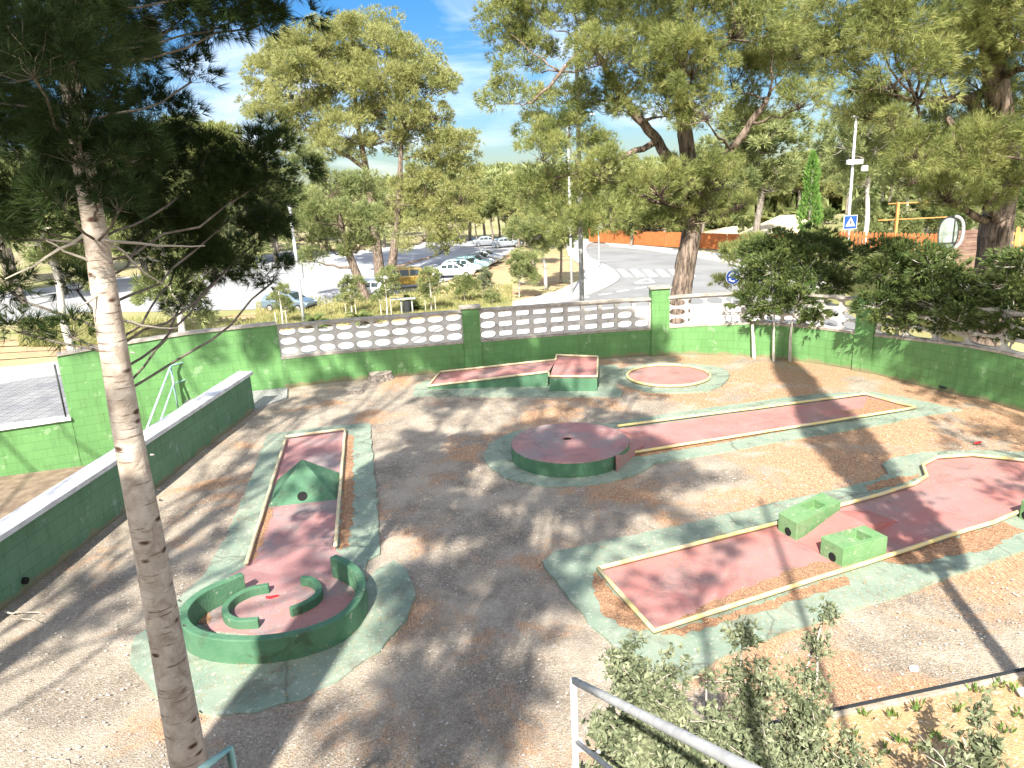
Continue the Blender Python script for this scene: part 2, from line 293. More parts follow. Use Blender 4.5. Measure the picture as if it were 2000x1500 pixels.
M['fol_shrub'] = foliage_mat('grey_green_leaves', (.10, .13, .065), (.36, .38, .23), .25, 6)
M['fol_sprout'] = foliage_mat('green_sprouts', (.07, .14, .03), (.24, .34, .09), .3, 3)
M['fol_grass'] = foliage_mat('dry_yellow_grass', (.20, .23, .08), (.50, .46, .20), .3, .5)
M['dark_limb'] = mat('shaded_grey_branches', (.11, .09, .07), .9, (.20, .17, .14), 8)  # bark darkened to put the crown's inner shade into the branches
M['twig'] = mat('pale_twigs', (.42, .37, .31), .9)

# ------------------------------------------------------------------ mesh helpers
class MB:
    def __init__(s): s.v = []; s.f = []
    def add(s, v, f):
        k = len(s.v); s.v += [tuple(p) for p in v]; s.f += [tuple(i+k for i in q) for q in f]; return s
    def box(s, c, d, rz=0, ry=0):
        x, y, z = d[0]/2, d[1]/2, d[2]/2
        mt = Matrix.Translation(Vector(c)) @ Matrix.Rotation(rz, 4, 'Z') @ Matrix.Rotation(ry, 4, 'Y')
        v = [mt @ Vector((a*x, b*y, e*z)) for a in (-1, 1) for b in (-1, 1) for e in (-1, 1)]
        return s.add(v, [(0, 1, 3, 2), (4, 6, 7, 5), (0, 4, 5, 1), (2, 3, 7, 6), (0, 2, 6, 4), (1, 5, 7, 3)])
    def prism(s, poly, z0, z1):             # poly CCW list of 2D; z1 may be a list
        n = len(poly); zt = z1 if isinstance(z1, (list, tuple)) else [z1]*n
        v = [(p[0], p[1], z0) for p in poly]+[(p[0], p[1], zt[i]) for i, p in enumerate(poly)]
        f = [tuple(range(n, 2*n)), tuple(reversed(range(n)))]+[(i, (i+1) % n, n+(i+1) % n, n+i) for i in range(n)]
        return s.add(v, f)
    def tube(s, pts, rad, sides=8, cap=True):
        pts = [Vector(p) for p in pts]; n = len(pts)
        rad = rad if isinstance(rad, (list, tuple)) else [rad]*n
        v = []; ref = None
        for i, p in enumerate(pts):
            d = (pts[min(i+1, n-1)]-pts[max(i-1, 0)]).normalized()
            if ref is None: ref = d.orthogonal().normalized()
            ref = (ref-d*ref.dot(d)); ref = ref.normalized() if ref.length > 1e-6 else d.orthogonal().normalized()
            q = d.cross(ref)
            for k in range(sides):
                a = 2*math.pi*k/sides; v.append(p+(ref*math.cos(a)+q*math.sin(a))*rad[i])
        f = [(i*sides+k, i*sides+(k+1) % sides, (i+1)*sides+(k+1) % sides, (i+1)*sides+k) for i in range(n-1) for k in range(sides)]
        if cap: f += [tuple(reversed(range(sides))), tuple(range((n-1)*sides, n*sides))]
        return s.add(v, f)
    def sweep(s, line, w0, z0, z1, closed=False):   # wall of thickness w0 along a 2D line
        n = len(line); P = [Vector((p[0], p[1])) for p in line]
        v = []
        for i in range(n):
            a = P[(i-1) % n] if closed else P[max(i-1, 0)]; b = P[(i+1) % n] if closed else P[min(i+1, n-1)]
            t = (b-a).normalized(); q = Vector((-t.y, t.x))*w0/2
            zz0 = z0[i] if isinstance(z0, list) else z0; zz1 = z1[i] if isinstance(z1, list) else z1
            for o, z in ((q, zz0), (q, zz1), (-q, zz1), (-q, zz0)): v.append((P[i].x+o.x, P[i].y+o.y, z))
        f = []
        for i in range(n if closed else n-1):
            j = (i+1) % n
            for k in range(4): f.append((i*4+k, j*4+k, j*4+(k+1) % 4, i*4+(k+1) % 4))
        if not closed: f += [(3, 2, 1, 0), tuple((n-1)*4+k for k in range(4))]
        return s.add(v, f)
    def build(s, name, m, parent=None, smooth=False, bevel=0, fix=True):
        me = bpy.data.meshes.new(name); me.from_pydata(s.v, [], s.f)
        if fix:
            bm = bmesh.new(); bm.from_mesh(me); bmesh.ops.recalc_face_normals(bm, faces=bm.faces); bm.to_mesh(me); bm.free()
        me.materials.append(m); o = bpy.data.objects.new(name, me); COL.objects.link(o)
        if smooth: me.polygons.foreach_set('use_smooth', [True]*len(me.polygons))
        if bevel:
            b = o.modifiers.new('bevel', 'BEVEL'); b.width = bevel; b.segments = 2; b.limit_method = 'ANGLE'
        if parent: o.parent = parent
        return o
def tri_obj(name, V, m, parent=None, per=3):     # V (n*per,3) soup of polygons
    V = np.ascontiguousarray(V, dtype=np.float32); n = len(V)//per
    me = bpy.data.meshes.new(name); me.vertices.add(len(V)); me.vertices.foreach_set('co', V.ravel())
    me.loops.add(len(V)); me.loops.foreach_set('vertex_index', np.arange(len(V), dtype=np.int32))
    me.polygons.add(n); me.polygons.foreach_set('loop_start', np.arange(0, len(V), per, dtype=np.int32)); me.polygons.foreach_set('loop_total', np.full(n, per, dtype=np.int32))
    me.update(calc_edges=True); me.materials.append(m)
    o = bpy.data.objects.new(name, me); COL.objects.link(o)
    if parent: o.parent = parent
    return o
def tag(o, label=None, cat=None, group=None, kind=None):
    if label: o['label'] = label
    if cat: o['category'] = cat
    if group: o['group'] = group
    if kind: o['kind'] = kind
    return o
def thing(name, label, cat, loc=(0, 0, 0), group=None):
    o = bpy.data.objects.new(name, None); COL.objects.link(o); o.location = loc; o.empty_display_size = .2
    return tag(o, label, cat, group)
def under(o, parent):                        # parent keeping world placement
    o.parent = parent; bpy.context.view_layer.update(); o.matrix_parent_inverse = parent.matrix_world.inverted(); return o
def kids(root, *objs):
    mi = Matrix.Translation(root.location).inverted()
    for o in objs:
        o.parent = root; o.matrix_parent_inverse = mi
def uv_along(o, line):                       # u = length along plan line, v = height
    me = o.data; uvl = me.uv_layers.new(name='UVMap'); P = [Vector((p[0], p[1])) for p in line]
    acc = [0]
    for i in range(1, len(P)): acc.append(acc[-1]+(P[i]-P[i-1]).length)
    def u(co):
        q = Vector((co.x, co.y)); best = (1e9, 0)
        for i in range(len(P)-1):
            d = P[i+1]-P[i]; t = max(0, min(1, (q-P[i]).dot(d)/d.length_squared)); e = (q-(P[i]+d*t)).length
            if e < best[0]: best = (e, acc[i]+t*d.length)
        return best[1]
    cu = [u(v.co) for v in me.vertices]
    for lp in me.loops:
        uvl.data[lp.index].uv = (cu[lp.vertex_index], me.vertices[lp.vertex_index].co.z+2)
def smooth_line(pts, n=6, closed=False):     # Catmull-Rom
    P = [Vector(p) for p in pts]; k = len(P); out = []
    for i in range(k if closed else k-1):
        if closed: a, b, c, d = P[(i-1) % k], P[i], P[(i+1) % k], P[(i+2) % k]
        else: a, b, c, d = P[max(i-1, 0)], P[i], P[i+1], P[min(i+2, k-1)]
        for j in range(n):
            t = j/n; out.append(.5*((2*b)+(-a+c)*t+(2*a-5*b+4*c-d)*t*t+(-a+3*b-3*c+d)*t**3))
    if not closed: out.append(P[-1])
    return out
def rough_poly(pts, amp=.03, step=.12):
    out = []; n = len(pts)
    for i in range(n):
        a, b = Vector(pts[i]), Vector(pts[(i+1) % n]); k = max(1, int((b-a).length/step))
        for j in range(k):
            p = a.lerp(b, j/k); out.append((p.x+random.uniform(-amp, amp), p.y+random.uniform(-amp, amp)))
    return out
def G2(pts, z=0): return [G(x, y, z).to_2d() for x, y in pts]
def ccw(poly):
    a = sum(poly[i][0]*poly[(i+1) % len(poly)][1]-poly[(i+1) % len(poly)][0]*poly[i][1] for i in range(len(poly)))
    return poly if a > 0 else list(reversed(poly))
def sheet(name, poly, z, m, kind='structure', parent=None, thick=None, rough=0):
    poly = [tuple(p) for p in poly]
    if rough: poly = rough_poly(poly, rough)
    poly = ccw(poly); b = MB()
    if thick: b.prism(poly, z-thick, z)
    else: b.add([(p[0], p[1], z) for p in poly], [tuple(range(len(poly)))])
    o = b.build(name, m, parent, fix=False)
    if kind and not parent: o['kind'] = kind
    return o

# ------------------------------------------------------------------ foliage
def unit(n):
    v = rng.normal(size=(n, 3)); return v/np.linalg.norm(v, axis=1, keepdims=True)
def tufts(P, D, n, Ln, W, spread, quad=False):
    K = len(P); P = np.repeat(P, n, 0); D = np.repeat(D, n, 0)
    d = D+spread*unit(K*n); d /= np.linalg.norm(d, axis=1, keepdims=True)
    s = np.cross(d, unit(K*n)); s /= np.linalg.norm(s, axis=1, keepdims=True)+1e-9
    ln = Ln*rng.uniform(.6, 1.15, (K*n, 1)); o = P+d*ln*rng.uniform(0, .25, (K*n, 1))
    if quad: V = np.stack([o, o+d*ln*.5+s*W, o+d*ln, o+d*ln*.5-s*W], 1)
    else: V = np.stack([o-s*W/2, o+s*W/2, o+d*ln], 1)
    return V.reshape(-1, 3)
CM = 3.2
def clumps(c, r, cov, Ln, W, n=9, nsub=14, rs=.40, up=.35, spread=.75, flat=.75, shell=.55, side=None):
    """one blob of foliage: sub clumps near its shell, each a spray of needle tufts"""
    c = np.array(c, float); r = np.array(r, float); rm = r.mean()
    r = r*1.18; rm = rm*1.18; need = CM*cov*math.pi*rm*rm/(Ln*W*.5); K = max(nsub, int(need/n)); per = max(1, K//nsub)
    u = unit(nsub); u[:, 2] = np.where(u[:, 2] < -.5, -u[:, 2], u[:, 2])
    sc_ = c+u*r*rng.uniform(shell, 1, (nsub, 1))
    S = np.repeat(sc_, per, 0); rr = rm*rs*np.repeat(rng.uniform(.55, 1.3, (nsub, 1)), per, 0)
    q = unit(len(S))*np.cbrt(rng.uniform(.05, 1, (len(S), 1))); q[:, 2] *= flat
    P = S+q*rr
    D = q*1.0+(S-c)/rm*.7; D[:, 2] += up
    D /= np.linalg.norm(D, axis=1, keepdims=True)+1e-9
    return tufts(P, D, n, Ln, W, spread), sc_
def limb(mb, a, b, r0, r1, sag=.15, k=6, sides=6, wob=.04):
    a, b = Vector(a), Vector(b); L_ = (b-a).length; pts = []; rad = []
    mid = a.lerp(b, .5)+Vector((0, 0, -sag*L_))
    for i in range(k+1):
        t = i/k; p = a*(1-t)**2+mid*2*t*(1-t)+b*t*t
        if 0 < i < k: p += Vector((random.uniform(-1, 1), random.uniform(-1, 1), random.uniform(-1, 1)))*wob*L_
        pts.append(p); rad.append(r0*(1-t)+r1*t)
    mb.tube(pts, rad, sides); return pts
def tree(name, label, trunk, rads, blobs, fm, bm_, Ln, W, cov=1.4, n=9, nsub=14, rs=.34, twigs=True, group=None, cat='tree', up=.35, spread=.75, limb_r=.35, tw_r=1, limb_mat=None, minz=-99, lw_=.04, lr0=.01, sides=10, extra_limbs=(), flat=.75, base=None, rug=0, shell=.55):
    trunk = [Vector(p) for p in trunk]; base = Vector(base) if base else trunk[0].copy()
    T = smooth_line(trunk, 5); k = len(T); RR = []
    for i in range(k):
        t = i/(k-1)*(len(rads)-1); j = min(int(t), len(rads)-2); RR.append(rads[j]+(rads[j+1]-rads[j])*(t-j))
    root = thing(name, label, cat, base, group)
    tb = MB()
    tb.tube(T, RR, sides)
    if rug:
        tb.v = [tuple(Vector(v)+Vector((random.uniform(-1, 1), random.uniform(-1, 1), random.uniform(-1, 1)))*rug) for v in tb.v]
    for a, b, r0, r1 in extra_limbs: limb(tb, a, b, r0, r1, 0.02, 7, 8, .02)
    nodes = [(T[i], RR[i]) for i in range(k)]+[(Vector(b), r1) for a, b, r0, r1 in extra_limbs]+[(Vector(a).lerp(Vector(b), .5), (r0+r1)/2) for a, b, r0, r1 in extra_limbs]
    V = []; lb = MB() if limb_mat else tb; nodes = [q for q in nodes if q[0].z > minz]
    for bl in blobs:
        c = Vector(bl[0]); r = bl[1]
        r = (r, r, r*.8) if isinstance(r, (int, float)) else r
        best = min(nodes, key=lambda q: (q[0]-c).length+max(0, q[0].z-(c.z-.3*(q[0]-c).to_2d().length))*1.5)
        cc = c-Vector((0, 0, r[2]*.3))
        limb(lb, best[0], cc, min(best[1]*.6, best[1]*limb_r+lr0), (best[1]*.12+.004)*min(1, lr0*100), .08, wob=lw_)
        v, sub = clumps(c, r, cov*(bl[2] if len(bl) > 2 else 1), Ln, W, n, nsub, rs, up, spread, flat, shell)
        V.append(v)
        if twigs:
            for q in sub: limb(lb, cc, q, (best[1]*.1+.004)*tw_r, (.004 if best[1] < .3 else .008)*tw_r, .05, 3, 3, .08)
    t = tb.build('trunk', bm_, smooth=True, fix=False)
    cr = tri_obj('crown', np.concatenate(V), fm)
    kids(root, t, cr)
    if limb_mat: kids(root, lb.build('branches', limb_mat, smooth=True, fix=False))
    return root
def copy_tree(o, loc, scale=1, rz=0, label=None, group=None, sz=None):
    c = o.copy(); COL.objects.link(c); c.location = loc; c.scale = (scale, scale, sz or scale); c.rotation_euler = (0, 0, rz)
    if label: c['label'] = label
    if group: c['group'] = group
    for ch in list(o.children):
        d = ch.copy(); COL.objects.link(d); d.parent = c; d.matrix_parent_inverse = ch.matrix_parent_inverse
        for g in ch.children:
            e = g.copy(); COL.objects.link(e); e.parent = d; e.matrix_parent_inverse = g.matrix_parent_inverse
    return c
# ================================================================== SETTING
LW = [G(-400, 1520).to_2d(), G(499, 800).to_2d()]          # yard side foot of the low wall
LW[0] = LW[1]+(G(0, 1193).to_2d()-LW[1])*1.75
lwd = (LW[1]-LW[0]).normalized(); lwn = Vector((-lwd.y, lwd.x))     # points away from the yard (left)
WP = [Vector((10.9, 7.0)), G(2000, 805).to_2d(), G(1860, 768).to_2d(), G(1672, 723).to_2d(), G(1570, 706).to_2d(), G(1460, 697).to_2d(), G(1272, 693).to_2d(), G(912, 724).to_2d(), G(556, 756).to_2d(), Vector((-9.86, 15.77))]
# yard ground: a slightly uneven sheet
def yard():
    poly = [Vector((-3.5-3.0, 1.0)), Vector((12, 1.0)), Vector((11.2, 8)), Vector((10.2, 13.2)), Vector((9.4, 15)), Vector((8.3, 17.2)), Vector((6.4, 18.9)), Vector((3.8, 19.4)), Vector((-1.1, 18.7)), Vector((-5.6, 18)), Vector((-7.6, 17.6)), Vector((-7.6, 16.0)), LW[1]+lwn*.15, LW[0]+lwn*.15, Vector((-8, -3)), Vector((12, -3))]
    poly = [p for i, p in enumerate(poly) if i not in (0, 1)]
    bm = bmesh.new(); vs = [bm.verts.new((p.x, p.y, 0)) for p in ccw(poly)]; bm.faces.new(vs)
    lo = [-9, -4]; 
    for ax, a, b_ in ((0, -9, 13), (1, -4, 20)):
        for k in range(int((b_-a)/.35)):
            nrm = Vector((1, 0, 0)) if ax == 0 else Vector((0, 1, 0)); co = nrm*(a+k*.35)
            bmesh.ops.bisect_plane(bm, geom=bm.verts[:]+bm.edges[:]+bm.faces[:], plane_co=co, plane_no=nrm)
    for v in bm.verts:
        x, y = v.co.x, v.co.y
        v.co.z = .012*math.sin(x*1.3+y*.7)+.010*math.sin(y*2.1-x*.9)+random.uniform(-.006, .006)-.012
    bmesh.ops.triangulate(bm, faces=bm.faces)
    me = bpy.data.meshes.new('yard_ground'); bm.to_mesh(me); bm.free(); me.materials.append(M['yard'])
    o = bpy.data.objects.new('yard_ground', me); COL.objects.link(o); o['kind'] = 'structure'
    me.polygons.foreach_set('use_smooth', [True]*len(me.polygons))
yard()
sheet('sunken_ground', [(-30, -4), (-7.2, -4), (-5.9, 18.2), (-9.6, 16.4), (-9.6, 15.6), (-30, 10)], -1.05, M['sunk'])
sheet('street_ground', [(-1500, -300), (1500, -300), (1500, 2500), (-1500, 2500)], SZ-.03, M['far_ground'])

verge = G2([(-60, 800), (-60, 672), (60, 660), (250, 640), (560, 603), (620, 597), (700, 582), (800, 572), (870, 550), (950, 520), (985, 500), (1010, 492), (1090, 500), (1130, 505), (1150, 512), (1128, 545), (1075, 572), (1000, 590), (930, 603), (800, 660), (500, 700), (150, 780)], SZ)
sheet('verge', verge, SZ-.015, M['verge'], rough=.25)
sheet('car_park', G2([(-60, 640), (150, 610), (330, 608), (560, 603), (620, 597), (700, 582), (800, 570), (870, 549), (950, 519), (985, 499), (1005, 485), (990, 467), (900, 462), (700, 490), (560, 490), (400, 520), (100, 560), (-60, 580)], SZ), SZ, M['carpark'])
sheet('lane_left', G2([(-200, 735), (60, 712), (150, 700), (300, 690), (150, 740), (60, 750), (-200, 790)], SZ), SZ, M['carpark'])
sheet('pavement_left', G2([(-200, 1200), (-200, 790), (60, 742), (200, 722), (330, 715), (330, 1200)], SZ), SZ+.1, M['tiles'], thick=.15)
sheet('kerb_left', G2([(-200, 786), (60, 738), (200, 718), (330, 711), (330, 716), (200, 723), (60, 743), (-200, 791)], SZ), SZ+.12, M['kerb'], thick=.16)
sheet('pavement_near', G2([(330, 1200), (330, 690), (560, 645), (760, 630), (930, 612), (1100, 604), (1270, 598), (1500, 600), (1800, 700), (1800, 1200)], SZ), SZ+.02, M['pave'])
kl = smooth_line([G(x, y, SZ) for x, y in [(560, 790), (760, 690), (930, 612), (1010, 606), (1095, 592), (1150, 577), (1196, 556), (1208, 543), (1196, 528), (1172, 514), (1150, 503), (1143, 488), (1150, 478), (1170, 470)]], 6)
inner = [G(x, y, SZ) for x, y in [(1130, 466), (1105, 480), (1110, 500), (1135, 520), (1142, 530), (1135, 548), (1085, 572), (1000, 592), (930, 603), (760, 672), (500, 760)]]
road = [p.to_2d() for p in kl]+G2([(1178, 474), (1190, 481), (1250, 487), (1330, 498), (1400, 511), (1470, 528), (1600, 575), (1700, 640), (1500, 900), (600, 900)], SZ)
sheet('road', road, SZ+.004, M['asphalt'])
sheet('pavement_corner', [p.to_2d() for p in kl]+[p.to_2d() for p in inner], SZ+.12, M['pave'], thick=.15)
kb = MB(); kb.sweep([(p.x, p.y) for p in kl], .22, SZ-.02, SZ+.125); tag(kb.build('kerb', M['kerb']), kind='structure')
sheet('pavement_far', G2([(1178, 474), (1190, 481), (1250, 487), (1330, 498), (1400, 511), (1470, 528), (1600, 575), (1640, 560), (1540, 512), (1460, 502), (1340, 489), (1250, 481), (1190, 475)], SZ), SZ+.12, M['pave'], thick=.15)
# painted markings on the street
for i in range(6):
    x = 1205+i*25; sheet('crosswalk_stripe', G2([(x, 526), (x+13, 526), (x+30, 540), (x+14, 541)], SZ), SZ+.008, M['paint'])
def stroke(name, a, b, wd): 
    A, B = G(*a, SZ).to_2d(), G(*b, SZ).to_2d(); d = (B-A).normalized(); q = Vector((-d.y, d.x))*wd/2
    return sheet(name, [A+q, B+q, B-q, A-q], SZ+.008, M['paint'])
for a, b in (((1241, 553), (1266, 543)), ((1266, 543), (1276, 552)), ((1241, 553), (1276, 552))): stroke('give_way_marking', a, b, .3)
for a, b in (((1170, 576), (1194, 573)), ((1205, 570), (1228, 566)), ((1240, 564), (1266, 560)), ((1120, 584), (1150, 580))): stroke('dashed_line', a, b, .25)
for k in range(9):
    x0 = 835+k*13; stroke('parking_bay_line', (x0, 541-k*4.2), (x0-40, 528-k*3.0), .15)
# raised bank on the right, beyond the road
bk = sheet('raised_bank', [(23, 34), (60, 24), (120, 60), (90, 110), (40, 95), (26, 60)], -1.6, M['far_ground'], thick=3.4)
# far wooded hill
def hill():
    nx, ny = 90, 14; v = []; f = []
    for j in range(ny):
        for i in range(nx):
            a = R(-50+100*i/(nx-1)); d = 230+j*28
            hgt = SZ+(10.5*math.exp(-((math.degrees(a)+2)/9)**2)+9*math.exp(-((math.degrees(a)-12)/8)**2)+11*math.exp(-((math.degrees(a)+26)/12)**2)+9*math.exp(-((math.degrees(a)-32)/12)**2))*math.sin(min(1, j/9)*math.pi/2)*1.25
            v.append((d*math.sin(a), d*math.cos(a), hgt+random.uniform(-.3, .3)))
    f = [(j*nx+i, j*nx+i+1, (j+1)*nx+i+1, (j+1)*nx+i) for j in range(ny-1) for i in range(nx-1)]
    b = MB(); b.add(v, f); o = b.build('hill', M['far_ground'], fix=False); o['kind'] = 'structure'
    return v
hv = hill()
hp = np.array(hv)[rng.integers(0, len(hv), 5200)]; hp[:, :2] += rng.normal(size=(5200, 2))*5; hp[:, 2] += rng.uniform(.5, 3.5, 5200)
a2 = rng.uniform(R(2), R(42), 2600); d2 = rng.uniform(115, 240, 2600); hp2 = np.stack([d2*np.sin(a2), d2*np.cos(a2), SZ+rng.uniform(.5, 4.2, 2600)], 1); hp = np.concatenate([hp[:2600], hp2])
D0 = unit(5200)*.8; D0[:, 2] += .5
hc = tri_obj('far_woodland', tufts(hp, D0, 14, 3.2, 1.6, .9), M['fol_olive']); tag(hc, 'distant wooded hillside seen between the pines', 'woodland', kind='stuff')

# ------------------------------------------------------------------ boundary wall
BW = thing('boundary_wall', 'long curved green block wall with breeze block panels and green pillars around the yard', 'wall', (0, 18.5, 0))
def seg_wall(name, line, z0, z1, th, m=None, uv=True):
    b = MB(); b.sweep([(p[0], p[1]) for p in line], th, z0, z1); o = b.build(name, m or M['wall_green'])
    if uv: uv_along(o, line)
    kids(BW, o); return o
def off(line, d):                            # offset plan line to the far side
    out = []; n = len(line); P = [Vector((p[0], p[1])) for p in line]
    for i in range(n):
        t = (P[min(i+1, n-1)]-P[max(i-1, 0)]).normalized(); out.append(P[i]+Vector((t.y, -t.x))*d)
    return out
TH = .2
def line_between(i, j): return [WP[k] for k in range(i, j+1)]
WPc = off(WP, TH/2)                          # centre line
# smooth the right hand curve
cur = smooth_line([Vector((p.x, p.y, 0)) for p in WPc], 5); cur = [p.to_2d() for p in cur]
idx = lambda k: k*5
zb = [1.0, 1.0, 1.0, .84, .84, .85, .68, .72, .70]       # foot height of the panels
def z_at(i): 
    k = min(int(i/5), 8); t = i/5-k; k2 = min(k+1, 8); return zb[k]*(1-t)+zb[k2]*t
main = cur[0:idx(8)+1]
b = MB(); b.sweep(main, TH, -1.2, [z_at(i) for i in range(len(main))]); o = b.build('wall_base', M['wall_green']); uv_along(o, main); kids(BW, o)
b = MB(); b.sweep(off(main, .25), .3, SZ-.2, [z_at(i)-.1 for i in range(len(main))]); o = b.build('outer_footing', M['coping']); kids(BW, o)
tz = [1.61-.13*max(0, i-2)/3 for i in range(6)]
seg_wall('tall_wall', cur[idx(8):], -1.2, [z-.05 for z in tz], TH+.006, M['wall_green_tall'])
seg_wall('coping', cur[idx(8):], [z-.048 for z in tz], tz, TH+.08, M['coping'], False)
LWL = [Vector((-9.87, 15.86)), Vector((-11.2, 15.3)), Vector((-17, 12.9))]; LZ = at(80, 823, 15.55).z
b = MB(); b.sweep(LWL, .2, -1.2, LZ-.06); o = b.build('lower_wall', M['wall_green_tall']); uv_along(o, LWL); kids(BW, o)
seg_wall('lower_coping', LWL, LZ-.058, LZ, .32, M['white_coping'], False)
# breeze block module: one block with an opening, real depth
def block(mb, A, t, q, w_, h_, z0, kind, th=.11):
    mrg = .035 if kind == 'oval' else .05
    n = 20; ins = []; out = []
    for k in range(n):
        a = 2*math.pi*k/n+math.pi/n; c, s = math.cos(a), math.sin(a)
        e = .82 if kind == 'oval' else .38
        ins.append((math.copysign(abs(c)**e, c)*(w_/2-mrg), math.copysign(abs(s)**e, s)*(h_/2-(.028 if kind == 'oval' else .05))))
        mm = max(abs(c)/(w_/2), abs(s)/(h_/2)); out.append((c/mm, s/mm))
    # move nearest samples to exact corners
    for cx, cy in ((1, 1), (1, -1), (-1, 1), (-1, -1)):
        j = min(range(n), key=lambda i: (out[i][0]-cx*w_/2)**2+(out[i][1]-cy*h_/2)**2); out[j] = (cx*w_/2, cy*h_/2)
    v = []
    for dq in (-th/2, th/2):
        for ring in (ins, out):
            for x, y in ring:
                p = A+t*(x+w_/2)+q*dq; v.append((p.x, p.y, z0+h_/2+y))
    f = []
    for k in range(n):
        j = (k+1) % n
        f += [(k, j, n+j, n+k), (2*n+k, 3*n+k, 3*n+j, 2*n+j), (k, 2*n+k, 2*n+j, j)]
    mb.add(v, f)
def pillar(P, t, w_, z1, z0=-1):
    b = MB(); b.box((P.x, P.y, (z0+z1)/2), (w_, .30, z1-z0), math.atan2(t.y, t.x)); o = b.build('pillar', M['wall_green']); me = o.data
    uvl = me.uv_layers.new(name='UVMap')
    for lp in me.loops: co = me.vertices[lp.vertex_index].co; uvl.data[lp.index].uv = (co.x*1.0+co.y, co.z+2)
    kids(BW, o)
    b = MB(); b.box((P.x, P.y, z1+.026), (w_+.1, .40, .05), math.atan2(t.y, t.x)); kids(BW, b.build('pillar_cap', M['coping'], bevel=.006))
def on(px, py):                              # point of centre line seen at a photo column
    d = ray(px, py); dd = Vector((d.x, d.y)); best = None
    for k in range(len(cur)-1):
        a, b_ = cur[k], cur[k+1]; e = b_-a; den = dd.x*e.y-dd.y*e.x
        if abs(den) < 1e-9: continue
        s = (a.x*dd.y-a.y*dd.x)/den*-1; s = (dd.x*-a.y+dd.y*a.x)/den
        if -1e-6 <= s <= 1+1e-6: best = (a+e*s, k, s)
    return best
pA = on(549, 700); pB = on(904, 640); pC = on(936, 640); pD = on(1270, 620); pE = on(1305, 600); pF = on(1680, 620); pG = on(1713, 640)
def seg_panel(pl, pr, ncol, kinds):          # pl = left in photo (higher index), pr = right
    ln = [pr[0]]+[cur[k] for k in range(pr[1]+1, pl[1]+1)]+[pl[0]]
    i0 = pr[1]
    global _tmp
    seg = [0]
    for a, b_ in zip(ln, ln[1:]): seg.append(seg[-1]+(b_-a).length)
    ii = [pr[1]+pr[2]]+list(range(pr[1]+1, pl[1]+1))+[pl[1]+pl[2]]
    def P(s):
        for k in range(len(seg)-1):
            if s <= seg[k+1]+1e-9 or k == len(seg)-2:
                t = (s-seg[k])/max(1e-6, seg[k+1]-seg[k]); return ln[k].lerp(ln[k+1], t), z_at(ii[k]+(ii[k+1]-ii[k])*t)
    mb = MB(); tot = seg[-1]; wc = tot/ncol
    for c in range(ncol):
        A, za = P(c*wc); B, zb_ = P((c+1)*wc); t = (B-A).normalized(); q = Vector((-t.y, t.x)); ww = (B-A).length
        for r in range(3): block(mb, A, t, q, ww, .245, min(za, zb_)+.05+r*.245, kinds(c))
    kids(BW, mb.build('breeze_panel', M['breeze'], fix=False))
    n = 14; cl = [P(tot*k/n)[0] for k in range(n+1)]; cz = [P(tot*k/n)[1] for k in range(n+1)]
    b = MB(); b.sweep(cl, .222, [z+.002 for z in cz], [z+.055 for z in cz]); kids(BW, b.build('panel_sill', M['coping']))
    b = MB(); b.sweep(cl, .24, [z+.052+3*.245 for z in cz], [z+.10+3*.245 for z in cz]); kids(BW, b.build('coping', M['coping']))
seg_panel(pA, pB, 10, lambda c: 'oval')
seg_panel(pC, pD, 10, lambda c: 'oval' if c < 2 or c > 8 or c in (4, 5) and False else 'slot')
seg_panel(pE, pF, 10, lambda c: 'oval')
seg_panel(pG, (cur[0], 0, 0), 14, lambda c: 'oval')
def tan_at(p): k = p[1]; return (cur[k+1]-cur[k]).normalized()
for a, b_, z1 in ((pB, pC, 1.60), (pD, pE, 1.76), (pF, pG, 1.74)):
    mid = (a[0]+b_[0])/2; pillar(mid, tan_at(a), (a[0]-b_[0]).length+.012, z1)

# ------------------------------------------------------------------ low wall, steps, stair rail
lw = thing('low_wall', 'low green block wall with a broad white coping beside the steps', 'wall', (LW[1].x, LW[1].y, 0))
c0, c1 = LW[0]+lwn*.12, LW[1]+lwn*.12
b = MB(); b.sweep([c0, c1], .22, -1.2, .80); o = b.build('wall_base', M['low_green']); uv_along(o, [c0, c1]); kids(lw, o)
b = MB(); b.sweep([c0, c1+lwd*.04], .34, .802, .88); kids(lw, b.build('coping', M['white_coping'], bevel=.008))
dp = at(97, 1133, G(97, 1150).y-.02); b = MB()
P0 = LW[0]+lwd*((Vector((dp.x, dp.y))-LW[0]).dot(lwd)); b.tube([(P0.x+lwn.x*.01, P0.y+lwn.y*.01, .13), (P0.x-lwn.x*.035, P0.y-lwn.y*.035, .13)], .045, 12)
kids(lw, b.build('drain_pipe', M['hole']))
st = thing('concrete_steps', 'concrete steps going down behind the low wall', 'steps', (-6.9, 15.5, -1))
b = MB()
b.prism(ccw([(-5.72, 15.72), (-5.25, 16.6), (-5.5, 17.5), (-7.7, 16.9), (-7.5, 15.9)]), -1.1, .03); kids(st, b.build('landing', M['cobble']))
for k in range(5):
    y = 15.75-.3*k; b = MB(); b.box((-7.0, y, -.55-.1*(k+1)), (1.15, .3, 1.1)); kids(st, b.build('step', M['cobble']))
hr = thing('stair_handrail', 'pale teal tube handrail of the steps against the tall green wall', 'handrail', (-7.7, 16.5, 0))
A, B, C = G(333, 715, .92), G(388, 699, .92), G(284, 845, -.02)
u1 = (B-A); b = MB(); b.tube([C, A, B, B-Vector((0, 0, .92))], .024, 8); b.tube([A, A-Vector((0, 0, 1.0))], .024, 8)
kids(hr, b.build('frame', M['teal_pipe'], smooth=True))
b = MB(); b.tube([C+Vector((.0, 0, -.45)), A-Vector((0, 0, .42)), B-Vector((0, 0, .42))], .02, 8); kids(hr, b.build('middle_rail', M['teal_pipe'], smooth=True))
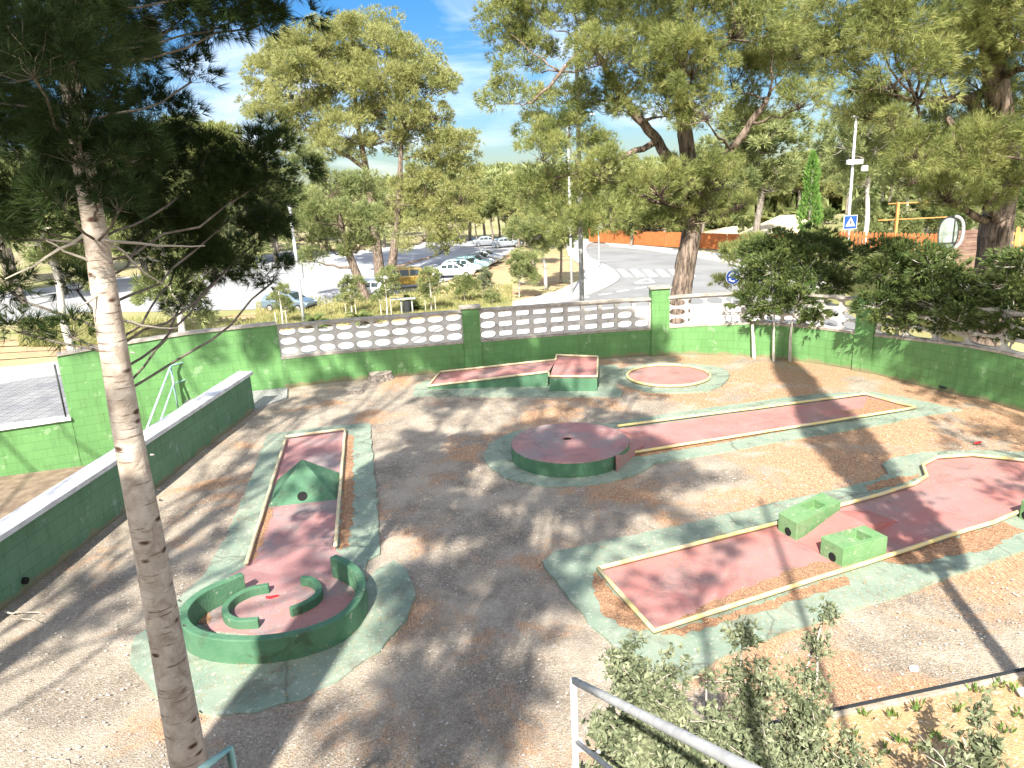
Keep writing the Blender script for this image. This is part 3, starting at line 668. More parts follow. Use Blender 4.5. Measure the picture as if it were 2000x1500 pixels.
# chain link fence over the lower wall
cf = thing('chain_link_fence', 'thin chain link fence over the lowest part of the green wall', 'fence', (-10.5, 15, .24))
fa, fb = Vector((-9.95, 15.82)), Vector((-15.5, 13.52)); fd = (fb-fa).normalized(); fl = (fb-fa).length; b = MB(); hgt = 1.15; cell = .075
for sgn in (1, -1):
    k = -int(hgt/cell)-1
    while k*cell < fl+hgt:
        s0 = k*cell; pts = [(s0, 0), (s0+hgt, hgt)] if sgn > 0 else [(s0+hgt, 0), (s0, hgt)]
        q = []
        for s_, z in pts: q.append((s_, z))
        (s1, z1), (s2, z2) = q
        def clip(s_, z_, s3, z3):
            t = 0
            if s_ < 0: t = (0-s_)/(s3-s_)
            if s_ > fl: t = (fl-s_)/(s3-s_)
            return s_+(s3-s_)*t, z_+(z3-z_)*t
        if not (max(s1, s2) <= 0 or min(s1, s2) >= fl):
            a1 = clip(s1, z1, s2, z2); a2 = clip(s2, z2, s1, z1)
            p1, p2 = fa+fd*a1[0], fa+fd*a2[0]
            b.tube([(p1.x, p1.y, LZ+.02+a1[1]), (p2.x, p2.y, LZ+.02+a2[1])], .0028, 3, False)
        k += 1
kids(cf, b.build('wire_mesh', M['grey_pole'], fix=False))
for s_ in (0.02, 2.6, 5.2):
    p = fa+fd*s_; b = MB(); b.tube([(p.x, p.y, LZ), (p.x, p.y, LZ+1.2)], .02, 8); kids(cf, b.build('post', M['dark_metal'], smooth=True))

# ------------------------------------------------------------------ minigolf lanes
def rail(pts, parent, m, z=.06, r=.026, close=False, name='rail'):
    P = [Vector((p[0], p[1], z if len(p) < 3 else p[2])) for p in pts]
    if close: P.append(P[0])
    Q = []
    for a, b_ in zip(P, P[1:]):
        k = max(1, int((b_-a).length/.35))
        for j in range(k): Q.append(a.lerp(b_, j/k)+Vector((random.uniform(-.004, .004), random.uniform(-.004, .004), random.uniform(-.003, .004))))
    Q.append(P[-1]); b = MB(); b.tube(Q, r, 8); o = b.build(name, m, smooth=True, fix=False); kids(parent, o); return o
def slab(parent, name, poly, z0, z1, m, rough=0, bevel=0):
    poly = [tuple(p) for p in poly]
    if rough: poly = rough_poly(poly, rough, .15)
    b = MB(); b.prism(ccw(poly), z0, z1); o = b.build(name, m, bevel=bevel); kids(parent, o); return o
# --- lane with pyramid and spiral
g1 = thing('minigolf_lane', 'minigolf lane with a green pyramid and a curved green ring at its near end', 'minigolf lane', G(590, 1050))
slab(g1, 'apron', G2([(522, 848), (640, 832), (722, 826), (735, 960), (743, 1082), (715, 1095), (712, 1140), (735, 1110), (770, 1095), (798, 1112), (809, 1160), (795, 1205), (740, 1270), (660, 1328), (590, 1365), (500, 1390), (430, 1398), (350, 1380), (290, 1342), (256, 1290), (262, 1245), (330, 1190), (400, 1120), (440, 1050), (475, 970)], .02), -.1, .02, M['apron'], .02)
slab(g1, 'playing_surface', G2([(560, 856), (671, 838), (665, 950), (655, 1075), (690, 1105), (705, 1150), (680, 1195), (600, 1230), (500, 1240), (410, 1230), (372, 1200), (385, 1165), (430, 1135), (480, 1105)], .032), .0, .032, M['red_grey'])
rail([G(481, 1100, .09).to_2d(), G(558, 856, .09).to_2d()], g1, M['cream_rail'], .09)
rail([G(557, 853, .09).to_2d(), G(673, 838, .09).to_2d()], g1, M['cream_rail'], .09)
rail([G(674, 838, .09).to_2d(), G(655, 1066, .09).to_2d()], g1, M['cream_rail'], .09)
for pts, z1, th, nm in (([(473, 1119), (440, 1133), (402, 1150), (372, 1172), (358, 1196), (364, 1218), (390, 1235), (440, 1244), (500, 1245), (560, 1238), (620, 1222), (668, 1199), (696, 1170), (706, 1140), (698, 1115), (678, 1098), (650, 1085)], .30, .10, 'outer_ring'),
                        ([(525, 1140), (490, 1147), (458, 1163), (440, 1183), (444, 1200), (466, 1209), (505, 1207)], .14, .075, 'inner_ring'),
                        ([(588, 1126), (608, 1129), (622, 1142), (620, 1158), (600, 1173), (566, 1187)], .14, .075, 'inner_ring')):
    ln = smooth_line([G(x, y, z1) for x, y in pts], 5); b = MB(); b.sweep([(p.x, p.y) for p in ln], th, .0, z1)
    o = b.build(nm, M['green_conc'], bevel=.012); kids(g1, o)
b = MB(); a0, a1 = G(523, 991, .03), G(658, 976, .03); dn = (a1-a0).to_2d(); bk2 = Vector((-dn.y, dn.x)).normalized()*1.12
ap = (a0+a1)/2+Vector((bk2.x, bk2.y, 0))*.5+Vector((0, 0, .52)); 
a3, a2 = a0+Vector((bk2.x, bk2.y, 0)), a1+Vector((bk2.x, bk2.y, 0))
b.add([a0, a1, a2, a3, ap]+[Vector((p.x, p.y, 0)) for p in (a0, a1, a2, a3)], [(0, 1, 4), (1, 2, 4), (2, 3, 4), (3, 0, 4), (0, 5, 6, 1), (1, 6, 7, 2), (2, 7, 8, 3), (3, 8, 5, 0)])
py_ = b.build('pyramid', M['green_conc'], bevel=.01); kids(g1, py_)
hm = (a0+a1)/2; fd2 = Vector((-bk2.x, -bk2.y, 0)).normalized(); hm = hm-fd2*.06+Vector((0, 0, .075))
b = MB(); ax = fd2
b.tube([hm-ax*.02+Vector((0, 0, .0)), hm+ax*-.0+Vector((0, 0, 0))], .074, 16)
tb_ = b.build('tunnel_mouth', M['hole']); tb_.location = (0, 0, 0)
# tilt the dark mouth onto the sloping face
nrm = (a1-a0).cross(ap-a0).normalized(); nrm = nrm if nrm.dot(fd2) > 0 else -nrm
fc = a0.lerp(a1, .5).lerp(ap, .16); b = MB(); b.tube([fc-nrm*.03, fc+nrm*.004], [.078, .078], 18)
bpy.data.objects.remove(tb_); kids(g1, b.build('tunnel_mouth', M['hole']))
# --- lane with raised round end
g2 = thing('minigolf_lane', 'long minigolf lane whose left end is a raised red disc with a hole', 'minigolf lane', G(1300, 850))
slab(g2, 'apron', G2([(945, 888), (958, 864), (1000, 843), (1080, 828), (1190, 826), (1300, 808), (1450, 787), (1600, 768), (1700, 764), (1800, 782), (1880, 800), (1800, 812), (1700, 832), (1550, 858), (1380, 888), (1280, 902), (1262, 915), (1225, 932), (1150, 948), (1060, 950), (985, 932), (952, 908)], .02), -.1, .02, M['apron'], .02)
slab(g2, 'playing_surface', G2([(1190, 840), (1690, 773), (1782, 797), (1225, 886)], .032), 0, .032, M['red'])
rail([G(1205, 832, .07).to_2d(), G(1690, 769, .07).to_2d(), G(1788, 796, .07).to_2d(), G(1222, 886, .07).to_2d()], g2, M['yellow'], .07)
DC = G(1113, 862, .27); dr = (G(1228, 862, .27)-G(998, 862, .27)).length/2
disc = [(DC.x+dr*math.cos(a), DC.y+dr*math.sin(a)) for a in [2*math.pi*k/56 for k in range(56)]]
slab(g2, 'disc_wall', disc, 0, .262, M['green_conc'])
slab(g2, 'disc_top', [(DC.x+(dr-.004)*math.cos(a), DC.y+(dr-.004)*math.sin(a)) for a in [2*math.pi*k/56 for k in range(56)]], .2, .275, M['red_grey'], 0, .01)
# ramp from the disc down to the lane
e0, e1 = G(1185, 828, .27), G(1222, 893, .27); f0, f1 = G(1245, 850, .03), G(1262, 868, .03)
b = MB(); b.add([(e0.x-.15, e0.y, .27), (e1.x-.15, e1.y, .27), (f1.x, f1.y, .036), (f0.x, f0.y, .036), (e0.x-.15, e0.y, 0), (e1.x-.15, e1.y, 0), (f1.x, f1.y, 0), (f0.x, f0.y, 0)], [(0, 1, 2, 3), (0, 4, 5, 1), (1, 5, 6, 2), (3, 2, 6, 7), (0, 3, 7, 4)])
kids(g2, b.build('ramp', M['red']))
b = MB(); hh = G(1108, 857, .278)
for k in range(1): b.tube([(hh.x, hh.y, .25), (hh.x, hh.y, .2785)], .075, 20)
kids(g2, b.build('hole', M['hole']))
b = MB(); ring = [(hh.x+.09*math.cos(a), hh.y+.09*math.sin(a), .277) for a in [2*math.pi*k/20 for k in range(21)]]; b.tube(ring, .012, 6, False); kids(g2, b.build('hole_rim', M['red'], smooth=True))
# --- lane with two tunnel blocks
g3 = thing('minigolf_lane', 'wide minigolf lane with two hollow green blocks and a yellow edge', 'minigolf lane', G(1550, 1080))
slab(g3, 'apron', G2([(1058, 1096), (1085, 1076), (1200, 1052), (1350, 1020), (1500, 984), (1600, 962), (1700, 940), (1735, 925), (1720, 905), (1745, 893), (1800, 883), (1900, 878), (2060, 884), (2200, 930), (2200, 1000), (2060, 1052), (1900, 1108), (1750, 1160), (1600, 1210), (1450, 1262), (1380, 1300), (1330, 1330), (1250, 1300), (1180, 1240), (1150, 1215)], .02), -.1, .02, M['apron'], .02)
outl = [(1168, 1110), (1515, 1022), (1630, 990), (1720, 965), (1785, 945), (1810, 930), (1802, 908), (1830, 893), (1900, 888), (2000, 899), (2080, 915), (2140, 945), (2120, 975), (2050, 985), (2000, 995), (1940, 1020), (1850, 1047), (1735, 1085), (1500, 1160), (1278, 1232)]
slab(g3, 'playing_surface', G2(outl, .06), 0, .032, M['red'])
rail([G(x, y, .075).to_2d() for x, y in outl], g3, M['yellow'], .075, .028, True)
def blockbox(L_, Fp, Rp, well, hole):
    z = .03; L0, F0, R0 = G(*L_, z).to_2d(), G(*Fp, z).to_2d(), G(*Rp, z).to_2d(); B0 = L0+R0-F0; h = .28
    W0, W1 = well; out = [L0, F0, R0, B0]
    u, v = R0-F0, L0-F0
    ins = [F0+u*a+v*c for a, c in ((W0[0], W1[1]), (W0[0], W1[0]), (W0[1], W1[0]), (W0[1], W1[1]))]
    vv = [(p.x, p.y, 0) for p in out]+[(p.x, p.y, h) for p in out]+[(p.x, p.y, h) for p in ins]+[(p.x, p.y, h-.13) for p in ins]
    f = [(i, (i+1) % 4, 4+(i+1) % 4, 4+i) for i in range(4)]+[(4+i, 4+(i+1) % 4, 8+(i+1) % 4, 8+i) for i in range(4)]+[(8+i, 8+(i+1) % 4, 12+(i+1) % 4, 12+i) for i in range(4)]+[(12, 13, 14, 15)]
    b = MB(); b.add(vv, f); o = b.build('tunnel_block', M['green_light'], bevel=.008); kids(g3, o)
    c = F0.lerp(L0, hole); n_ = Vector((-(L0-F0).y, (L0-F0).x)).normalized(); n_ = n_ if n_.dot(u) < 0 else -n_
    b = MB(); b.tube([(c.x-n_.x*.02, c.y-n_.y*.02, .09), (c.x+n_.x*.003, c.y+n_.y*.003, .09)], .058, 16)
    h_ = b.build('tunnel_mouth', M['hole']); h_.parent = o; h_.matrix_parent_inverse = Matrix.Identity(4)
blockbox((1601, 1083), (1645, 1108), (1731, 1084), ((.42, .76), (.2, .9)), .45)
blockbox((1519, 1035), (1555, 1056), (1640, 1012), ((.42, .74), (.2, .86)), .45)
M['lit_red'] = mat('brighter_red_concrete', (.42, .14, .12), .8, (.36, .16, .14), 3, .3, 60)  # red brightened to carry the sunlight on the ramp slope
hA_, hB_, hC_, hD_ = G(1558, 1057, .036), G(1608, 1084, .036), G(1692, 1024, .20), G(1637, 998, .235); hu = ((hD_-hA_).to_2d()).normalized()*.7
hE_, hF_ = Vector((hD_.x+hu.x, hD_.y+hu.y, .036)), Vector((hC_.x+hu.x, hC_.y+hu.y, .036))
mb = MB(); mb.add([hA_, hB_, hC_, hD_, hE_, hF_]+[Vector((p.x, p.y, .0)) for p in (hC_, hD_)], [(0, 1, 2, 3), (3, 2, 5, 4), (0, 3, 7), (1, 6, 2), (3, 4, 7), (2, 6, 5)]); kids(g3, mb.build('ramp', M['lit_red']))
blockbox((1990, 1010), (2012, 1020), (2060, 1004), ((.25, .75), (.2, .8)), .45)
# --- ramp lane at the back
g4 = thing('minigolf_ramp', 'raised minigolf ramp with a square red platform by the back wall', 'minigolf ramp', G(1080, 765))
slab(g4, 'apron', G2([(806, 772), (812, 752), (838, 742), (1000, 720), (1200, 712), (1225, 735), (1200, 752), (1215, 764), (1212, 774), (1000, 773)], .02), -.1, .02, M['apron'], .02)
a, b_, c, d = G(836, 757, .06), G(860, 729, .06), G(1085, 705, .33), G(1070, 729, .33)
mb = MB(); mb.add([a, b_, c, d, (a.x, a.y, 0), (b_.x, b_.y, 0), (c.x, c.y, 0), (d.x, d.y, 0)], [(0, 3, 2, 1), (0, 4, 7, 3), (1, 2, 6, 5), (0, 1, 5, 4), (3, 7, 6, 2)])
kids(g4, mb.build('ramp_body', M['green_conc']))
mb = MB(); mb.add([p+Vector((0, 0, .004)) for p in (a, b_, c, d)], [(0, 1, 2, 3)]); kids(g4, mb.build('ramp_surface', M['red']))
pq = [G(1073, 738, .33), G(1166, 738, .33), G(1168, 699, .33), G(1087, 696, .33)]
slab(g4, 'platform', [p.to_2d() for p in pq], 0, .32, M['green_conc'])
pc = sum((p.to_2d() for p in pq), Vector((0, 0)))/4
slab(g4, 'platform_surface', [pc+(p.to_2d()-pc)*.99 for p in pq], .3, .334, M['red'])
for pts in ((a, d), (b_, c), (a, b_)): rail([Vector((q.x, q.y, q.z+.035)) for q in pts], g4, M['cream_rail'])
rail([(q.x, q.y, .365) for q in (d+Vector((.02, -.0, 0)), pq[0], pq[1], pq[2], pq[3], c)], g4, M['cream_rail'])
# --- round green behind it
g5 = thing('minigolf_target', 'flat round red putting circle ringed by a yellow pipe near the back wall', 'minigolf target', G(1305, 737))
cc = G(1305, 737); cr2 = .96
slab(g5, 'apron', [(cc.x+.05+(cr2+.42+.1*math.sin(3*a))*math.cos(a), cc.y+(cr2+.38)*math.sin(a)) for a in [2*math.pi*k/40 for k in range(40)]], -.1, .018, M['apron'], .03)
slab(g5, 'playing_surface', [(cc.x+cr2*math.cos(a), cc.y+cr2*math.sin(a)) for a in [2*math.pi*k/40 for k in range(40)]], 0, .03, M['red'])
rail([(cc.x+cr2*math.cos(a), cc.y+cr2*math.sin(a)) for a in [2*math.pi*k/40 for k in range(40)]], g5, M['yellow'], .06, .03, True)
# ------------------------------------------------------------------ small things in the yard
def stump(px, py, r, h, lab):
    p = G(px, py); t = thing('tree_stump', lab, 'tree stump', p); b = MB(); n = 28; v = []
    prof = [r*(1+.10*math.sin(3*k*2*math.pi/n+px)+random.uniform(-.05, .05)) for k in range(n)]
    for z, s in ((-.03, 1.25), (h*.25, 1.08), (h*.7, .98), (h, .95)):
        v += [(p.x+prof[k]*s*math.cos(2*math.pi*k/n), p.y+prof[k]*s*math.sin(2*math.pi*k/n), z+random.uniform(-.01, .01)) for k in range(n)]
    f = [(j*n+k, j*n+(k+1) % n, (j+1)*n+(k+1) % n, (j+1)*n+k) for j in range(3) for k in range(n)]
    b.add(v, f); kids(t, b.build('bark', M['stumpbark']))
    b = MB(); b.add([(x, y, z+.004) for x, y, z in v[-n:]], [tuple(range(n))]); kids(t, b.build('cut_face', M['stump']))
stump(742, 741, .29, .17, 'larger grey tree stump close to the foot of the back wall')
stump(694, 766, .20, .07, 'smaller low sawn tree stump in front of the larger one')
def litter(name, px, py, poly, m, lab, cat, z=.012):
    p = G(px, py); b = MB(); b.prism(ccw([(p.x+x, p.y+y) for x, y in poly]), z-.01, [z+random.uniform(0, .03) for _ in poly]); tag(b.build(name, m), lab, cat)
litter('crumpled_paper', 1783, 1308, [(-.04, -.03), (.03, -.04), (.05, .01), (0, .04), (-.03, .02)], M['white_paint'], 'scrap of white paper lying on the needles near the planting bed', 'litter')
litter('crumpled_paper', 1996, 1380, [(-.05, -.03), (.06, -.04), (.07, .03), (.01, .05), (-.04, .04)], M['white_paint'], 'scrap of white paper at the right edge on the planting bed', 'litter', .14)
M['redleaf'] = mat('red_plastic', (.55, .03, .04), .6)
litter('red_scrap', 533, 1172, [(-.07, -.02), (-.02, -.03), (.07, .02), (.05, .035), (-.03, .0)], M['redleaf'], 'small red scrap lying inside the green ring', 'litter', .045)
litter('red_scrap', 1908, 866, [(-.06, -.02), (.0, -.03), (.08, .0), (.03, .03), (-.03, .03)], M['redleaf'], 'red scrap on the needles above the wide lane', 'litter')
litter('dark_rock', 1843, 763, [(-.12, -.07), (.04, -.09), (.12, -.02), (.09, .08), (-.06, .09)], M['dark_metal'], 'dark lump at the foot of the right wall between two thin trunks', 'rock', .08)
litter('white_stone', 1860, 765, [(-.06, -.05), (.05, -.05), (.08, .02), (-.04, .05)], M['render'], 'pale stone beside the dark lump at the foot of the right wall', 'stone', .05)
b = MB(); pts = [G(x, y, .03) for x, y in ((10, 1195), (40, 1208), (62, 1203), (82, 1198))]; limb(b, pts[0], pts[-1], .012, .004, -.02, 5, 5, .04); limb(b, pts[1], G(95, 1222, .02), .007, .003, 0, 3, 4, .04)
tag(b.build('fallen_stick', M['twig']), 'thin pale stick lying by the foot of the low wall', 'stick')
b = MB()
for (x0, y0), (x1, y1) in (((1262, 1400), (1190, 1420)), ((90, 1480), (150, 1495)), ((700, 1452), (745, 1440))): limb(b, G(x0, y0, .015), G(x1, y1, .02), .006, .002, -.02, 4, 4, .06)
tag(b.build('fallen_twigs', M['twig']), kind='stuff', label='loose twigs on the gravel in the foreground', cat='twigs')
# loose stones and needle litter with real thickness
n = 4500; X = rng.uniform(-5.6, 9.5, n); Y = 4.5+14*rng.random(n)**1.5; keep = Y < 18-abs(X)*.15-(X > 5)*(X-5)*.9
X, Y = X[keep], Y[keep]; n = len(X); s = rng.uniform(.005, .013, n)[:, None]; C0 = np.stack([X, Y, np.full(n, .006)], 1)
corner = np.array([[-1, -.8, 0], [1, -.7, 0], [.9, .9, 0], [-.8, 1, 0], [0, 0, .9]])
ang = rng.uniform(0, 6.28, n); ca, sa = np.cos(ang), np.sin(ang)
Pc = [C0+s*np.stack([k[0]*ca-k[1]*sa, k[0]*sa+k[1]*ca, np.full(n, k[2])], 1) for k in corner]
V = np.concatenate([np.stack([Pc[i], Pc[(i+1) % 4], Pc[4]], 1).reshape(-1, 3) for i in range(4)])
M['pebble'] = mat('pebbles', (.34, .31, .27), .9, (.66, .63, .58), 9, lo=.35, hi=.65)
tag(tri_obj('gravel', V, M['pebble']), 'loose pale pebbles scattered over the yard', 'gravel', kind='stuff')
n = 60000; X = rng.uniform(-6, 9.8, n); Y = 4.5+13.6*rng.random(n)**1.4
pat = np.sin(X*1.1+Y*.6)+np.sin(Y*1.7-X*.8)*.8+rng.normal(size=n)*.6+(X-1)*.12; keep = (pat > .3) & (Y < 18-abs(X)*.15-(X > 5)*(X-5)*.9); X, Y = X[keep], Y[keep]; n = len(X)
ang = rng.uniform(0, 3.14, n); ln = rng.uniform(.03, .075, n); d = np.stack([np.cos(ang), np.sin(ang), rng.uniform(-.05, .15, n)], 1)*ln[:, None]; q = np.stack([-np.sin(ang), np.cos(ang), np.zeros(n)], 1)*.0018
C0 = np.stack([X, Y, np.where(rng.random(n) < .5, .028, .04)], 1); C0[:, 2] = .036
V = np.stack([C0-q, C0+q, C0+d], 1).reshape(-1, 3); M['needle'] = mat('fallen_needles', (.42, .22, .09), .9, (.60, .38, .18), 4)
tag(tri_obj('fallen_needles', V, M['needle']), 'fallen orange pine needles over the ground and lanes', 'needles', kind='stuff')

M['litter'] = mat('needle_litter', (.38, .21, .12), .95, (.20, .11, .065), 22, .6, 120, speck=((.64, .42, .24), 60, .55), lo=.35, hi=.65)
def drift(pts, z, lab):
    poly = ccw(rough_poly(G2(pts, z), .035, .07)); b = MB(); b.add([(x, y, z+.002) for x, y in poly], [tuple(range(len(poly)))])
    tag(b.build('needle_drift', M['litter'], fix=False), lab, 'needles', kind='stuff')
drift([(1300, 1222), (1400, 1190), (1500, 1158), (1640, 1112), (1640, 1098), (1590, 1100), (1540, 1112), (1500, 1135), (1400, 1170)], .034, 'pine needles drifted inside the lower yellow edge of the wide lane')
drift([(1290, 1238), (1400, 1205), (1500, 1174), (1650, 1122), (1655, 1140), (1600, 1160), (1500, 1190), (1420, 1215), (1330, 1240)], .022, 'pine needles drifted outside the lower yellow edge of the wide lane')
drift([(1160, 1115), (1270, 1232), (1230, 1232), (1175, 1200), (1165, 1160)], .022, 'brown needles by the left corner of the wide lane')
drift([(676, 845), (690, 850), (690, 1000), (680, 1070), (660, 1075), (668, 960)], .022, 'needles along the outer right edge of the pyramid lane')
drift([(480, 1098), (500, 1090), (535, 995), (522, 988), (500, 1050)], .034, 'needles along the inner left edge of the pyramid lane')
drift([(385, 1215), (400, 1180), (440, 1150), (470, 1140), (430, 1172), (412, 1200), (400, 1222)], .034, 'needles lying inside the left of the green ring')
drift([(655, 1100), (672, 1110), (688, 1130), (680, 1140), (660, 1122)], .034, 'needles lying inside the right of the green ring')
drift([(1230, 884), (1400, 857), (1560, 829), (1560, 836), (1400, 866), (1240, 893)], .022, 'needles along the near edge of the long lane')
drift([(1690, 776), (1775, 797), (1700, 810), (1640, 806), (1690, 795)], .034, 'needles in the far end of the long lane')
drift([(1720, 1095), (1850, 1055), (1960, 1020), (2000, 1035), (1930, 1075), (1850, 1085), (1790, 1105)], .022, 'needles spread outside the wide lane near the third block')
drift([(1700, 960), (1780, 940), (1800, 925), (1760, 930), (1690, 948)], .022, 'needles by the bend of the wide lane')
# planting bed, bottom right
k0, k1 = G(1400, 1437, .1).to_2d(), G(2300, 1245, .1).to_2d(); kd = (k1-k0).normalized(); kn = Vector((kd.y, -kd.x))
M['bedkerb'] = mat('dusty_concrete_kerb', (.42, .36, .28), .95, (.30, .24, .18), 7, .5, 40, speck=((.42, .22, .11), 12, .58))
bb = MB(); bb.sweep([k0+kn*.045, k1+kn*.045], .08, -.1, .125); tag(bb.build('bed_kerb', M['bedkerb'], bevel=.01), 'straight cream kerb edging the planting bed', 'kerb')
sheet('planting_bed', [k0+kn*.08, k1+kn*.08, k1+kn*4+Vector((0, -1)), Vector((.9, 1.2)), Vector((.7, 4.8))], .09, M['bed'], thick=.3)

# ================================================================== THINGS OF THE STREET
def pole(name, label, px, pyb, pyt, Y, r, m, cat, z0=SZ):
    """post whose foot stands at street level under the photo column"""
    p = at(px, pyb, Y); t = at(pyt[0], pyt[1], Y)
    root = thing(name, label, cat, (p.x, Y, z0)); b = MB(); b.tube([(p.x, Y, z0), (t.x*.0+p.x, Y, t.z)], [r, r*.7], 10)
    kids(root, b.build('pole', m, smooth=True)); return root, Vector((p.x, Y, t.z))
lp, tp = pole('lamp_post', 'white lamp post standing in the verge left of the large round pine', 595, 640, (567, 410), 51.5, .13, M['steel'], 'lamp post')
b = MB(); b.tube([tp, tp+Vector((0, 0, .25))], [.1, .16], 10); b.tube([tp+Vector((0, 0, .25)), tp+Vector((0, 0, .4))], [.2, .05], 10); kids(lp, b.build('lamp_head', M['steel']))
b = MB(); q = at(583, 530, 51.4); b.box((q.x+.15, 51.35, q.z), (.3, .25, .9)); kids(lp, b.build('junction_box', M['grey_pole']))
lp, tp = pole('lamp_post', 'thin white lamp post on the pavement corner beside the dark pole', 1117, 575, (1110, 235), 61, .11, M['steel'], 'lamp post')
b = MB(); b.tube([tp, tp+Vector((.3, 0, .3)), tp+Vector((1.4, 0, .4))], .05, 8); b.box(tp+Vector((1.7, 0, .38)), (.8, .3, .12)); kids(lp, b.build('lamp_head', M['steel']))
up, tp = pole('utility_pole', 'thick dull grey pole rising behind the breeze block wall into the pine', 1137, 610, (1124, 60), 24, .095, M['grey_pole'], 'pole')
b = MB(); b.tube([(tp.x-.12, 24, tp.z-.3), (tp.x+.12, 24, tp.z-.3)], .05, 8); kids(up, b.build('bracket', M['dark_metal']))
lp, tp = pole('lamp_post', 'tall white lamp post on the right behind the round blue sign bushes', 1655, 465, (1673, 238), 52, .11, M['steel'], 'lamp post')
b = MB(); b.tube([tp, tp+Vector((0, 0, .3))], .07, 8); b.box(tp+Vector((-.15, 0, .35)), (.5, .25, .12)); kids(lp, b.build('lamp_head', M['steel']))
q = at(1668, 316, 51.9); b = MB(); b.box((q.x, 51.8, q.z), (1.0, .3, .3)); b.box((q.x+.7, 51.8, q.z-.45), (.35, .25, .35)); kids(lp, b.build('floodlight', M['white_paint']))
sp, tp = pole('street_sign', 'small road sign on a thin post at the corner of the pavement', 1170, 518, (1169, 440), 77, .06, M['steel'], 'road sign')
b = MB(); b.tube([(tp.x, 76.85, tp.z-.1), (tp.x, 76.9, tp.z-.1)], .45, 20); kids(sp, b.build('sign_plate', M['steel']))
# round blue sign: three white arrows chasing round
c = at(1432, 541, 36); rs = .36
sg = thing('roundabout_sign', 'round blue road sign with three white circling arrows above the breeze blocks', 'road sign', (c.x, 36, SZ))
b = MB(); b.tube([(c.x, 36.06, SZ), (c.x, 36.06, c.z+.2)], .035, 8); kids(sg, b.build('post', M['steel'], smooth=True))
b = MB(); b.tube([(c.x, 36.0, c.z), (c.x, 36.03, c.z)], rs, 36); kids(sg, b.build('back_plate', M['white_paint']))
b = MB(); b.tube([(c.x, 35.985, c.z), (c.x, 36.0, c.z)], rs*.93, 36); disc_o = b.build('sign_face', M['blue_sign']); kids(sg, disc_o)
b = MB()
for k in range(3):
    a0 = R(100+120*k); n = 9; r1, r2 = rs*.48, rs*.66; v = []
    for i in range(n):
        a = a0+R(72)*i/(n-1); v += [(c.x+r1*math.cos(a), 35.98, c.z+r1*math.sin(a)), (c.x+r2*math.cos(a), 35.98, c.z+r2*math.sin(a))]
    b.add(v, [(2*i, 2*i+1, 2*i+3, 2*i+2) for i in range(n-1)])
    a = a0-R(26); b.add([(c.x+rs*.36*math.cos(a0), 35.98, c.z+rs*.36*math.sin(a0)), (c.x+rs*.78*math.cos(a0), 35.98, c.z+rs*.78*math.sin(a0)), (c.x+rs*.57*math.cos(a), 35.98, c.z+rs*.57*math.sin(a))], [(0, 1, 2)])
kids(sg, b.build('arrows', M['white_paint'], fix=False))
# pedestrian crossing sign
c = at(1661, 434, 51); s_ = .42
pg = thing('crossing_sign', 'square blue pedestrian crossing sign in front of the right lamp post', 'road sign', (c.x, 51, SZ))
b = MB(); b.tube([(c.x, 51.06, SZ+3), (c.x, 51.06, c.z+.3)], .04, 8); kids(pg, b.build('post', M['steel'], smooth=True))
b = MB(); b.box((c.x, 51.02, c.z), (2*s_+.08, .03, 2*s_+.08)); kids(pg, b.build('back_plate', M['white_paint']))
b = MB(); b.box((c.x, 50.99, c.z), (2*s_, .02, 2*s_)); kids(pg, b.build('sign_face', M['blue_sign']))
b = MB(); b.add([(c.x-s_*.78, 50.975, c.z-s_*.62), (c.x+s_*.78, 50.975, c.z-s_*.62), (c.x, 50.975, c.z+s_*.8)], [(0, 1, 2)]); kids(pg, b.build('triangle', M['white_paint'], fix=False))
b = MB(); b.tube([(c.x, 50.96, c.z+s_*.22), (c.x, 50.965, c.z+s_*.22)], .05, 10)
for u_, v_ in (((0, .12), (-.02, -.12)), ((-.02, -.12), (-.16, -.42)), ((-.02, -.12), (.12, -.42)), ((0, .08), (.16, -.08)), ((0, .08), (-.14, -.06))):
    b.tube([(c.x+u_[0]*s_*1.6, 50.962, c.z+u_[1]*s_*1.2), (c.x+v_[0]*s_*1.6, 50.962, c.z+v_[1]*s_*1.2)], .022, 6)
kids(pg, b.build('walking_figure', M['black']))
# litter bin in the verge
p = G(787, 618, SZ); bn = thing('litter_bin', 'dark litter bin hung between two short posts in the verge', 'litter bin', p)
for dx in (-.05, .75):
    b = MB(); b.tube([(p.x+dx, p.y, SZ), (p.x+dx, p.y, SZ+1.25)], .06, 8); kids(bn, b.build('post', M['grey_pole']))
b = MB(); b.tube([(p.x+.35, p.y-.0, SZ+.2), (p.x+.35, p.y, SZ+1.15)], [.24, .3], 14); kids(bn, b.build('bin', M['dark_metal']))
b = MB(); b.box((p.x+.1, p.y, SZ+1.32), (1.9, .5, .07)); kids(bn, b.build('lid', M['grey_pole']))

